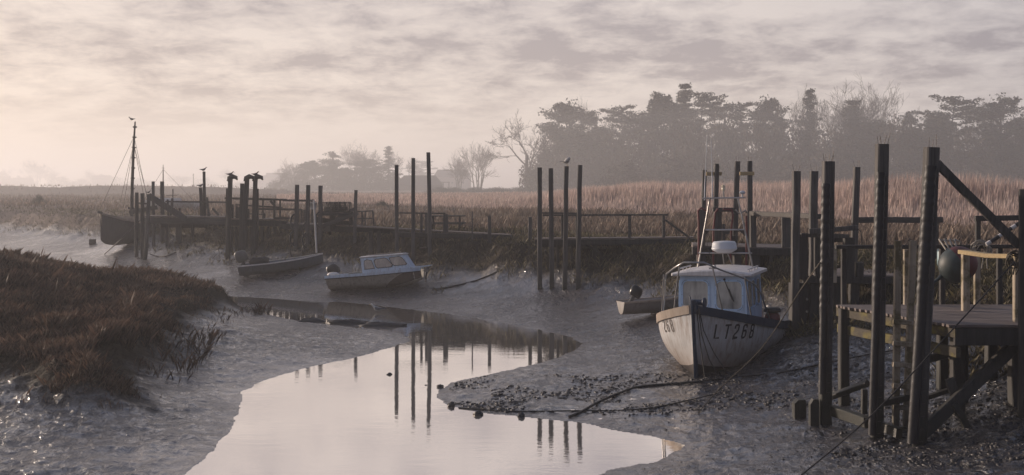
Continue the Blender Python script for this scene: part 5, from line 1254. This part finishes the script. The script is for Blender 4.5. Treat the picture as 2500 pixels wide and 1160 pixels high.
for s in (-1, 1):
    A, Bq, Cq, D = (bot[0] if s < 0 else bot[1]), (bot[3] if s < 0 else bot[2]), (top[3] if s < 0 else top[2]), (top[0] if s < 0 else top[1])
    nrm_ = (Bq - A).cross(D - A).normalized(); nrm_ = nrm_ if nrm_.y * s > 0 else -nrm_
    wp = lambda u, v, d=.0: (A * (1 - u) + Bq * u) * (1 - v) + (D * (1 - u) + Cq * u) * v + nrm_ * d
    for us in (((.06, .26), (.26, .28), (.245, .78), (.15, .86), (.085, .80)), ((.335, .28), (.62, .30), (.655, .42), (.60, .82), (.55, .88), (.35, .84), (.31, .74), (.31, .36)), ((.70, .36), (.93, .36), (.965, .44), (.95, .80), (.90, .90), (.68, .88), (.665, .78), (.675, .44))):
        cu = sum(u for u, v in us) / len(us); cv = sum(v for u, v in us) / len(us)
        big = [(cu + (u - cu) * 1.10, cv + (v - cv) * 1.12) for u, v in us]
        fo = MB().loft([[wp(u, v, .0) for u, v in big], [wp(u, v, .018) for u, v in big], [wp(u, v, .018) for u, v in us], [wp(u, v, .006) for u, v in us]], caps=False).build('window', M['black'], t)
        MB().add([wp(u, v, .009) for u, v in us], [tuple(range(len(us)))]).build('pane', M['fog2'], fo)
outboard(t, (-L/2 + .28, 0, .62), R(-24), 1.05, 'motor')
MB().blob((-L/2 + .25, -.40, .74), (.28, .22, .10), 9, 6, .08).build('folded_cover', M['roof_w'], t); MB().blob((-.75, -.1, .72), (.5, .35, .10), 9, 6, .2).build('tarpaulin', M['motor_grey'], t)
MB().beam((-L/2 - .02, -.55, .60), (-L/2 - .02, .55, .60), .05, .22).build('transom_board', M['tan'], t)

# --- grey open skiff
M['skiff'] = paint('dull_blue_grey_hull', (0.13, 0.145, 0.165), .45, (0.07, 0.065, 0.06), -.1, .25, .5)
c = hit(690, 664); c.z -= .03
t = thing('open_skiff', 'long blue grey open skiff with covered outboard, below the far pier', 'boat', c, 'small boats aground in the creek', rot=(R(2), R(-5.0), R(3)), local=True); t.scale = (c.y / 58.0,) * 3
L = 4.35
hb = smooth_tab([(0, .03), (.1, .36), (.3, .66), (.6, .76), (1, .68)]); zs = smooth_tab([(0, .80), (.3, .66), (.6, .60), (1, .58)]); zk = smooth_tab([(0, .36), (.1, .18), (.3, .05), (.6, 0), (1, .0)])
f, ss = open_hull(t, L, hb, zs, zk, 'skiff', 'skiff', pw=.4); strake(t, f, ss, 'roof_w', .03, .04)
for x in (-1.2, .1, 1.2): MB().box((x, 0, .48), (.28, 1.1 if x < 1 else .8, .04)).build('thwart', M['tan'], t)
outboard(t, (-L/2 + .22, 0, .62), R(-12), 1.25, 'motor_grey'); MB().blob((-L/2 + 1.0, .0, .68), (.55, .4, .24), 10, 6, .18).build('net_heap', M['rope_dark'], t)
MB().tube([(.3, -.70, .66), (.3, -.70, .78)], .03, 5).build('rowlock', M['steel'], t)

# --- small dinghy behind the fishing boat
c = hit(1612, 762); c.z -= .02
M['dinghy'] = paint('pale_grey_dinghy_hull', (0.30, 0.28, 0.27), .5, (0.13, 0.11, 0.09), -.1, .3, .5)
t = thing('dinghy', 'small pale dinghy with tilted black outboard behind the fishing boat', 'boat', c, 'small boats aground in the creek', rot=(R(-3), R(-2), R(8)), local=True); t.scale = (c.y / 39.8,) * 3
L = 2.9
hb = smooth_tab([(0, .05), (.12, .40), (.35, .60), (.7, .66), (1, .58)]); zs = smooth_tab([(0, .66), (.4, .52), (1, .46)]); zk = smooth_tab([(0, .30), (.12, .10), (.3, .0), (1, .0)])
f, ss = open_hull(t, L, hb, zs, zk, 'dinghy', 'dinghy', pw=.42); strake(t, f, ss, 'tan', .03, .05)
for x in (-.7, .4): MB().box((x, 0, .34), (.26, .95, .03)).build('thwart', M['tan'], t)
outboard(t, (-L/2 + .45, .0, .55), R(32), .85, 'motor')

# --- sailing boat at the far left
YS = 80.0; c = hit(300, 596); YS = c.y; c.x = XY(313, YS)[0]; c.z -= .05
M['sail_hull'] = paint('dark_tarred_hull', (0.085, 0.08, 0.078), .5, (0.05, 0.04, 0.035), -.1, .4, .4)
t = thing('sailing_boat', 'old sailing boat with one tall mast and rigging, aground at far left', 'boat', c, rot=(0, R(-1.5), R(-97)), local=True)
L = 7.0
hb = smooth_tab([(0, .05), (.1, .45), (.3, .85), (.6, .92), (1, .6)]); zs = smooth_tab([(0, 1.95), (.2, 1.62), (.5, 1.40), (1, 1.5)]); zk = smooth_tab([(0, .35), (.08, .1), (.3, .0), (1, .25)])
f, ss = open_hull(t, L, hb, zs, zk, 'sail_hull', 'tan', pw=.55); strake(t, f, ss, 'tan', .04, .08)
MB().beam((L/2 - .1, 0, 1.95), (L/2 + .35, 0, 2.05), .10, .12).build('bowsprit', M['post'], t)
hm = CAM_H - (296 - HOR) / FPX * (YS - .3) - c.z
mx = .0; MB().tube([(mx, .20, .3), (mx + .02, .23, hm * .5), (mx - .0, .28, hm * .8), (mx, .36, hm)], [.12, .105, .08, .045], 7).build('mast', M['post_dark'], t)
m = MB()
for z in np.linspace(hm * .45, hm * .95, 7): m.lathe([(.10, 0), (.14, .04), (.12, .09)], 7, (mx, .2 + .16 * (z / hm) ** 2, z))
k = m.build('mast_hoops', M['post_dark'], t); k['kind'] = 'stuff'
for pts in (((mx, .3, hm * .88), (-L/2 + .2, 0, 1.5)), ((mx, .3, hm * .88), (L/2 + .3, 0, 2.05)), ((mx, .28, hm * .82), (mx - .5, 1.1, 1.45)), ((mx, .28, hm * .82), (mx - .5, -1.1, 1.45)), ((mx, .28, hm * .82), (mx - 1.2, 1.1, 1.45)), ((mx, .28, hm * .82), (mx - 1.2, -1.1, 1.45))):
    MB().tube(pts, .014, 3).build('rigging', M['rope_dark'], t)
MB().box((-.6, 0, 1.58), (2.0, 1.2, .42)).build('coachroof', M['tan'], t); MB().tube([(mx, 0, 2.3), (-2.6, 0, 2.2)], .06, 6).build('boom', M['post_dark'], t)
MB().tube([(-1.2, -.85, .9), (-1.3, -1.25, -.1)], .09, 6).build('beaching_leg', M['post_dark'], t)
# --- second small yacht behind the left pier: mostly its thin mast and a pale hull side shows
Yk = 92.0; bx, by = XY(412, Yk); t = thing('yacht', 'small pale yacht behind the left pier, its thin mast above a post', 'boat', (bx, by, gz(bx, by) - .1), rot=(0, 0, R(170)), local=True); L = 5.0
zz0 = gz(bx, by) - .1
hb = smooth_tab([(0, .05), (.15, .5), (.4, .8), (1, .6)]); zs = smooth_tab([(0, 1.15), (.4, 1.0), (1, .95)]); zk = smooth_tab([(0, .5), (.1, .2), (.3, 0), (1, .2)])
f, ss = open_hull(t, L, hb, zs, zk, 'hull_w', 'roof_w', pw=.5); MB().loft([[Vector((x, y, z)) for y, z in ((-.5, .98), (-.42, 1.3), (.42, 1.3), (.5, .98))] for x in (-.9, 1.1)]).build('coachroof', M['roof_w'], t)
hm = CAM_H - (402 - HOR) / FPX * Yk - zz0; MB().tube([(.5, 0, 1.0), (.5, 0, hm * .8), (.5, 0, hm)], [.05, .045, .02], 5).build('mast', M['post_dark'], t); MB().beam((.5, -.22, hm * .93), (.5, .22, hm * .93), .03, .03, 0).build('masthead_bar', M['post_dark'], t)
for e in (-2.3, 2.3): MB().tube([(.5, 0, hm * .9), (e, 0, 1.0)], .012, 3).build('rigging', M['rope_dark'], t)
t2 = thing('signal_mast', 'thin crossbarred mast standing behind the left pier handrail', 'mast', P(422, 530, 90)); bx, by = XY(422, 90); MB().tube([(bx, by, gz(bx, by) - .3), P(422, 462, 90)], .05, 5).build('pole', M['post_dark'], t2); MB().beam(P(406, 477, 90), P(433, 477, 90), .06, .05, 0).build('yard', M['post_dark'], t2)

# ------------------------------------------------------------------ buoy, gulls, ropes, stones
M['buoy_g'] = plain_mat('faded_green_buoy', (0.030, 0.046, 0.050), .55, .5, 4, .1); M['buoy_r'] = plain_mat('faded_red_buoy', (0.115, 0.022, 0.024), .55, .5, 4, .1)
c = P(2338, 646, 21.15); r = .345
t = thing('buoy', 'big round mooring buoy, green and red halves, hung on the jetty rail', 'buoy', c)
axis = Vector((.80, -.15, .58)).normalized()
prof = lambda a, b: [(r * math.sin(x), -r * 1.06 * math.cos(x)) for x in np.linspace(a, b, 9)]
MB().lathe(prof(.02, 1.72), 26, c, axis=axis).build('green_half', M['buoy_g'], t); MB().lathe(prof(1.72, math.pi - .02), 26, c, axis=axis).build('red_half', M['buoy_r'], t)
s = c - axis * r * .9; MB().tube([s, s - Vector((.10, 0, .10)), P(2262, 702, 20.9)], [.06, .035, .025], 8).build('stem', M['buoy_g'], t)
m = MB(); k = c + Vector((-.1, 0, r * .9)); rr_ = P(2325, 602, 22.3)
for i in range(4): m.tube([k + Vector((-.12 + .07 * i, 0, -.03)), k + Vector((-.14 + .1 * i, .3, .16)), Vector((rr_.x - .1 + .09 * i, 22.33, rr_.z + .09)), Vector((rr_.x - .06 + .09 * i, 22.5, rr_.z - .05))], .016, 5)
m.build('lashing', M['rope_pale'], t)['kind'] = 'stuff'
def coil(name, label, c, R0, n, mat, seed, hang=.3):
    rd = random.Random(seed); t = thing(name, label, 'rope', c)
    for i in range(n):
        a0 = rd.uniform(0, 6.28); q = Vector((rd.uniform(-.06, .06), rd.uniform(-.04, .04), rd.uniform(-.04, .04))); rx, rz = R0 * rd.uniform(.7, 1.1), R0 * rd.uniform(.6, 1)
        MB().tube([c + q + Vector((rx * math.cos(a), .05 * math.sin(2 * a + a0), rz * math.sin(a) - .04)) for a in np.linspace(0, 6.28, 15)], .013, 5).build('strand', M[mat], t)
    for i in range(3): x = rd.uniform(-.12, .1); MB().tube([c + Vector((x, -.03, -.1)), c + Vector((x + rd.uniform(-.05, .05), -.05, -hang * .6)), c + Vector((x + rd.uniform(-.08, .08), -.04, -hang))], .014, 5).build('loose_end', M[mat], t)
coil('rope_coil', 'tangled pale rope bundle on the back rail beside the buoy', P(2398, 604, 22.25), .17, 8, 'rope_pale', 4, .42); coil('rope_coil', 'rope knotted round the rail end at the right edge post', P(2480, 627, 18.6), .13, 8, 'rope', 9, .3)
# striped pole
t = thing('striped_pole', 'black and white striped pole slanting up behind the brace', 'pole', P(2415, 592, 21.8)); A, B = P(2408, 597, 22.0), P(2520, 525, 22.0)
for i in range(11): a, b = A.lerp(B, i / 11), A.lerp(B, (i + 1) / 11); MB().tube([a, b], .042, 7).build('stripe', M['black' if i % 3 else 'white'], t)
bn = hit(2303, 651); M['tub'] = plain_mat('pale_blue_plastic', (0.24, 0.36, 0.40), .5, .2)
t = thing('plastic_drum', 'pale blue plastic drum on the bank left of the buoy', 'drum', bn); hh = P(2303, 606, bn.y).z - bn.z; MB().lathe([(.15, 0), (.16, .03), (.16, hh - .05), (.13, hh)], 12, bn).build('drum_body', M['tub'], t); MB().lathe([(.05, 0), (.05, .05)], 8, bn + Vector((0, 0, hh))).build('cap', M['white'], t)

M['gull_w'] = plain_mat('gull_white', (0.55, 0.53, 0.50), .8, .1, 9, 0); M['gull_g'] = plain_mat('gull_grey', (0.15, 0.145, 0.15), .8, .2, 9, 0); M['gull_y'] = plain_mat('gull_beak', (0.45, 0.30, 0.07), .6, .1); M['pigeon'] = plain_mat('dark_bird', (0.045, 0.042, 0.045), .8, .3, 9, 0)
def gull(label, foot, face=1, sc=1.0, body='gull_w', hunch=False, legs=True, group='gulls resting on posts', cat='gull', name='gull', yaw=0.0):
    """standing bird; face=+1 looks right"""
    t = thing(name, label, cat, foot, group, rot=(0, 0, yaw if face > 0 else math.pi + yaw), local=True); h = .05 * sc if legs else .0
    st = [(-.30, .015, .02, .035), (-.24, .03, .025, .03), (-.16, .055, .05, .02), (-.06, .085, .085, .01), (.04, .09, .095, .03), (.11, .07, .08, .07), (.15, .05, .055, .12), (.18, .048, .05, .165), (.215, .045, .045, .195), (.245, .025, .025, .195), (.255, .006, .006, .19)]
    if hunch: st = [(-.22, .015, .02, .0), (-.15, .05, .05, .02), (-.06, .095, .10, .05), (.02, .11, .12, .08), (.08, .10, .10, .12), (.12, .07, .07, .17), (.15, .04, .05, .18), (.17, .008, .01, .17)]
    m = MB(); m.loft([[Vector((x * sc, w * sc * math.cos(a), h + .10 * sc + (z + d * math.sin(a)) * sc)) for a in np.linspace(0, 6.283, 10, endpoint=False)] for x, w, d, z in st], smooth=True); m.build('body', M[body], t)
    for sd in (1, -1):
        m = MB(); m.loft([[Vector((x * sc, sd * y * sc, h + .10 * sc + (z + dz) * sc)) for y, dz in ((w * .75, .9 * d), (w * 1.06 + .004, .35 * d), (w * 1.02 + .004, -.25 * d), (w * .9, -.2 * d))] for x, w, d, z in ((-.34, .02, .02, .045), (-.2, .045, .04, .03), (-.06, .085, .085, .012), (.05, .088, .09, .03), (.09, .06, .06, .06))]); m.build('wing', M['gull_g' if body == 'gull_w' else body], t)
    b = st[-1]; MB().tube([Vector((b[0] - .01, 0, .10 + b[3])) * sc + Vector((0, 0, h)), Vector((b[0] + .05, 0, .085 + b[3])) * sc + Vector((0, 0, h))], [.014 * sc, .004 * sc], 5).build('beak', M['gull_y' if body == 'gull_w' else body], t)
    if legs:
        for sd in (1, -1): MB().tube([(.0, sd * .035 * sc, h + .04 * sc), (.01 * sc, sd * .035 * sc, 0.005), (.06 * sc, sd * .04 * sc, 0.004)], .007 * sc, 4).build('leg', M['gull_y'], t)
    return t
def topof(px, py, Y): return P(px, py, Y)
gull('gull standing on the tall notched post of the left pier, facing right', P(497, 419.5, YA + 1), 1, .72, 'gull_g')
gull('gull on the shorter worn post, just below the notched tall post', P(490, 458.5, YA + .8), 1, .72, 'gull_g')
gull('dark gull on the leftmost hook-topped post, facing right', P(562, 431, YB), 1, .68, 'pigeon', yaw=.3)
gull('dark gull on the rightmost hook-topped post, head up', P(624, 431, YB - .3), 1, .68, 'pigeon', yaw=-.2)
gull('white gull hunched on the third square post of the middle row', P(1384, 405.5, hit(1379, 706).y), 1, .85, 'gull_w', hunch=True, yaw=-.6)
w_ = hit(921, 783, 20, 60); gull('white gull standing in shallow water near the mud bars', Vector((w_.x, w_.y, max(w_.z, 0))), -1, .95, 'gull_w', legs=False, group=None)
gull('tiny dark bird on top of the leaning pale-sided pier post', P(363, 473, hit(355, 634).y), 1, .45, 'pigeon', name='small_bird', cat='bird', group=None)
mt = P(321, 295.5, YS - .3); gull('gull perched on the tip of the tall mast', mt, -1, .7, 'gull_g', group=None)

def rope(label, pts, r, mat, name='mooring_rope', sub=4, cat='rope'):
    pts = [Vector(p) for p in pts]; out = []
    for i in range(len(pts) - 1):
        p0, p1, p2, p3 = pts[max(i - 1, 0)], pts[i], pts[i + 1], pts[min(i + 2, len(pts) - 1)]
        for k in range(sub):
            u = k / sub; out.append(.5 * ((2 * p1) + (p2 - p0) * u + (2 * p0 - 5 * p1 + 4 * p2 - p3) * u * u + (3 * p1 - p0 - 3 * p2 + p3) * u ** 3))
    out.append(pts[-1]); o = MB().tube(out, r, 6).build(name, M[mat], loc=pts[0]); return tag(o, label, cat)
def onground(pts, dz=.02):
    o = []
    for a, b in pts: h = hit(a, b); o.append(h + Vector((0, 0, dz)))
    return o
g1 = onground([(1705, 1010)])[0]; g2 = onground([(1850, 925)])[0]
rope('taut rope from the first hose-wrapped post down across the fishing boat bow', [P(2002, 641, Y1 - .25), P(1952, 712, 22.2), P(1860, 850, 22.6), P(1760, 946, 22.8), g1], .013, 'rope')
rope('long thin rope from the rail end down to the bottom right mud', [P(2476, 640, 18.4), P(2330, 800, 17.6), P(2130, 1012, 16.9), P(1950, 1165, 16.3), P(1900, 1200, 16.0)], .012, 'rope_dark')
rope('dark heavy mooring chain lying on the pebbly mud below the fishing boat', onground([(1715, 934), (1640, 940), (1560, 947), (1505, 966), (1460, 985), (1420, 1008), (1390, 1020)], .02), .028, 'rope_dark', 'mooring_chain', cat='chain')
rope('thin dark rope lying along the lower edge of the pebbly mud bar', onground([(1120, 998), (1250, 1006), (1400, 1006), (1520, 1003), (1620, 992), (1760, 960)], .01), .014, 'rope_dark')
rope('rope lying on the mud right of the fishing boat towards the jetty', onground([(1715, 932), (1800, 922), (1900, 912), (2000, 893), (2100, 872), (2180, 858)], .015), .018, 'rope_dark')
rope('slack rope from the cabin boat bow curving along the mud bank', [P(1042, 664, hit(920, 704).y), P(1040, 700, hit(920, 704).y - .2)] + onground([(1062, 708), (1100, 702), (1160, 688), (1200, 672), (1225, 660)], .03), .03, 'rope_dark')
rope('thin mooring line from the dock down to the small dinghy', [P(1700, 545, YE - .4), P(1640, 640, 35), P(1590, 690, hit(1612, 762).y)], .010, 'rope')
rope('slanting mooring line of the sailing boat running to the mud', [P(345, 535, YS - 4), P(300, 580, YS - 6)] + onground([(255, 622)]), .03, 'rope_dark')
rope('sagging rope between the left pier posts and the mud', [P(366, 620, YA - 2)] + onground([(385, 628), (410, 626), (430, 618)], .03), .03, 'rope_dark')
rope('short wire hanging from the notched board of the landing stage', [P(2092, 558, YG - .3), P(2102, 568, YG - .3), P(2104, 600, YG - .3)], .010, 'black', 'hanging_wire', cat='wire')
rope('thin line hanging down the rightmost square post of the middle row', [P(1422, 512, YD - .2), P(1428, 540, YD), P(1436, 570, YD + .3), P(1440, 582, YD + .6)], .012, 'rope')

# stones and stumps one could count
def stone(label, px, py, r, group='dark stones at the water edge', name='stone'):
    c = hit(px, py); c.z = max(c.z, -.03)
    return tag(MB().blob(c + Vector((0, 0, r * .35)), (r, r * .8, r * .75), 8, 5, .22, False).build(name, M['stone'], loc=c), label, 'stone', group)
stone('dark stone standing alone in the water at the tip of the mud bar', 1102, 993, .085); stone('wet stone in the water just off the lower bar edge', 1168, 1018, .10); stone('smaller stone at the lower bar edge, right of the wet pair', 1272, 1020, .07); stone('flat stone in mid water left of the bar tip', 950, 948, .07); stone('pebble just left of the bar tip', 1075, 948, .08); stone('small pebble between flat stone and bar tip', 1040, 951, .04)
for lb, px, py, w, h, d in (('square-topped dark timber stump in the mud left of the first hose-wrapped post', 1951, 1020, .22, .34, .2), ('slanted dark board end leaning on the foot of the first hose-wrapped post', 1987, 1036, .16, .46, .14)):
    c = hit(px, py); m = MB(); m.loft([[c + Vector((sx * w / 2, sy * d / 2, -.2)) for sx, sy in ((-1, -1), (1, -1), (1, 1), (-1, 1))], [c + Vector((sx * w / 2, sy * d / 2, h * .8)) for sx, sy in ((-1, -1), (1, -1), (1, 1), (-1, 1))], [c + Vector((sx * w * .3 + w * .15, sy * d / 2, h)) for sx, sy in ((-1, -1), (1, -1), (1, 1), (-1, 1))]])
    tag(m.build('timber_stump', M['post_dark'], loc=c), lb, 'stump', 'timber stumps at the near jetty')
c = hit(226, 596); tag(MB().loft([[c + Vector((sx * .18, sy * .15, z)) for sx, sy in ((-1, -1), (1, -1), (1, 1), (-1, 1))] for z in (-.2, .32)]).build('mooring_block', M['stone'], loc=c), 'small dark block lying on the bright mud left of the sailing boat', 'block')

# clods and pebbles: stuff
def clods(name, px0, px1, py0, py1, n, r0, r1, seed, keep, mat='stone'):
    r = np.random.default_rng(seed); px = r.uniform(px0, px1, n * 3); py = r.uniform(py0, py1, n * 3); z = np.zeros(len(px))
    for _ in range(3): Y = (CAM_H - z) * FPX / (py - HOR); X = (px - 1250) / FPX * Y; z = gh(X, Y)
    k = keep(px, py, X, Y) & (np.abs(z) < 2.2); X, Y, z = X[k][:n], Y[k][:n], z[k][:n]; n = len(X)
    ico = np.array([(0, 0, 1), (.89, 0, .45), (.28, .85, .45), (-.72, .53, .45), (-.72, -.53, .45), (.28, -.85, .45), (.72, .53, -.45), (-.28, .85, -.45), (-.89, 0, -.45), (-.28, -.85, -.45), (.72, -.53, -.45), (0, 0, -1)])
    fc = np.array([(0,1,2),(0,2,3),(0,3,4),(0,4,5),(0,5,1),(1,6,2),(2,7,3),(3,8,4),(4,9,5),(5,10,1),(2,6,7),(3,7,8),(4,8,9),(5,9,10),(1,10,6)])
    s = (r0 + (r1 - r0) * r.uniform(0, 1, n) ** 4)[:, None, None]; v = ico[None] * s * r.uniform(.45, 1.4, (n, 12, 1)) * (1 + .5 * r.uniform(-1, 1, (n, 1, 3))) * np.array([1.1, 1.1, .55]); ya = r.uniform(0, 3.14, n)[:, None]; v = np.stack([v[..., 0] * np.cos(ya) - v[..., 1] * np.sin(ya), v[..., 0] * np.sin(ya) + v[..., 1] * np.cos(ya), v[..., 2]], -1) + np.stack([X, Y, z + s[:, 0, 0] * -.08], -1)[:, None]
    f = (fc[None] + (np.arange(n) * 12)[:, None, None]).reshape(-1, 3)
    return np_mesh(name, v.reshape(-1, 3), f, M[mat], False, None, 'stuff')
band = lambda px, py, X, Y: (sdist(X, Y, WATER) > .15) & (vnoise(X * 1.1, Y * .8, 5) > .50)
clods('mud_clods', 1095, 1990, 905, 1012, 5000, .008, .055, 3, lambda px, py, X, Y: band(px, py, X, Y) & (py > 915 - (px > 1800) * 0) & (py < 1012 - np.maximum(0, px - 1700) * .06))
clods('jetty_rubble', 2030, 2520, 850, 1140, 5500, .008, .055, 8, lambda px, py, X, Y: vnoise(X * 1.6, Y * 1.2, 9) > .35)
clods('mud_crumbs', 1480, 2100, 880, 1150, 1600, .006, .022, 12, lambda px, py, X, Y: sdist(X, Y, WATER) > .2)
# low mud bars in the shallows where the gull stands
for lb, a, b, wd, y0 in (('left low mud bar in the shallows', 760, 792, .5, 784), ('middle low mud bar in the shallows beside the gull', 850, 793, .7, 789), ('right low mud bar in the shallows', 930, 797, .8, 795)):
    c = G(a, y0, 0.0); tag(MB().blob(c + Vector((0, 0, -.02)), (wd, .28, .13), 14, 6, .25).build('mud_bar', M['stone'], loc=c), lb, 'mud bar', 'low mud bars in the shallows')
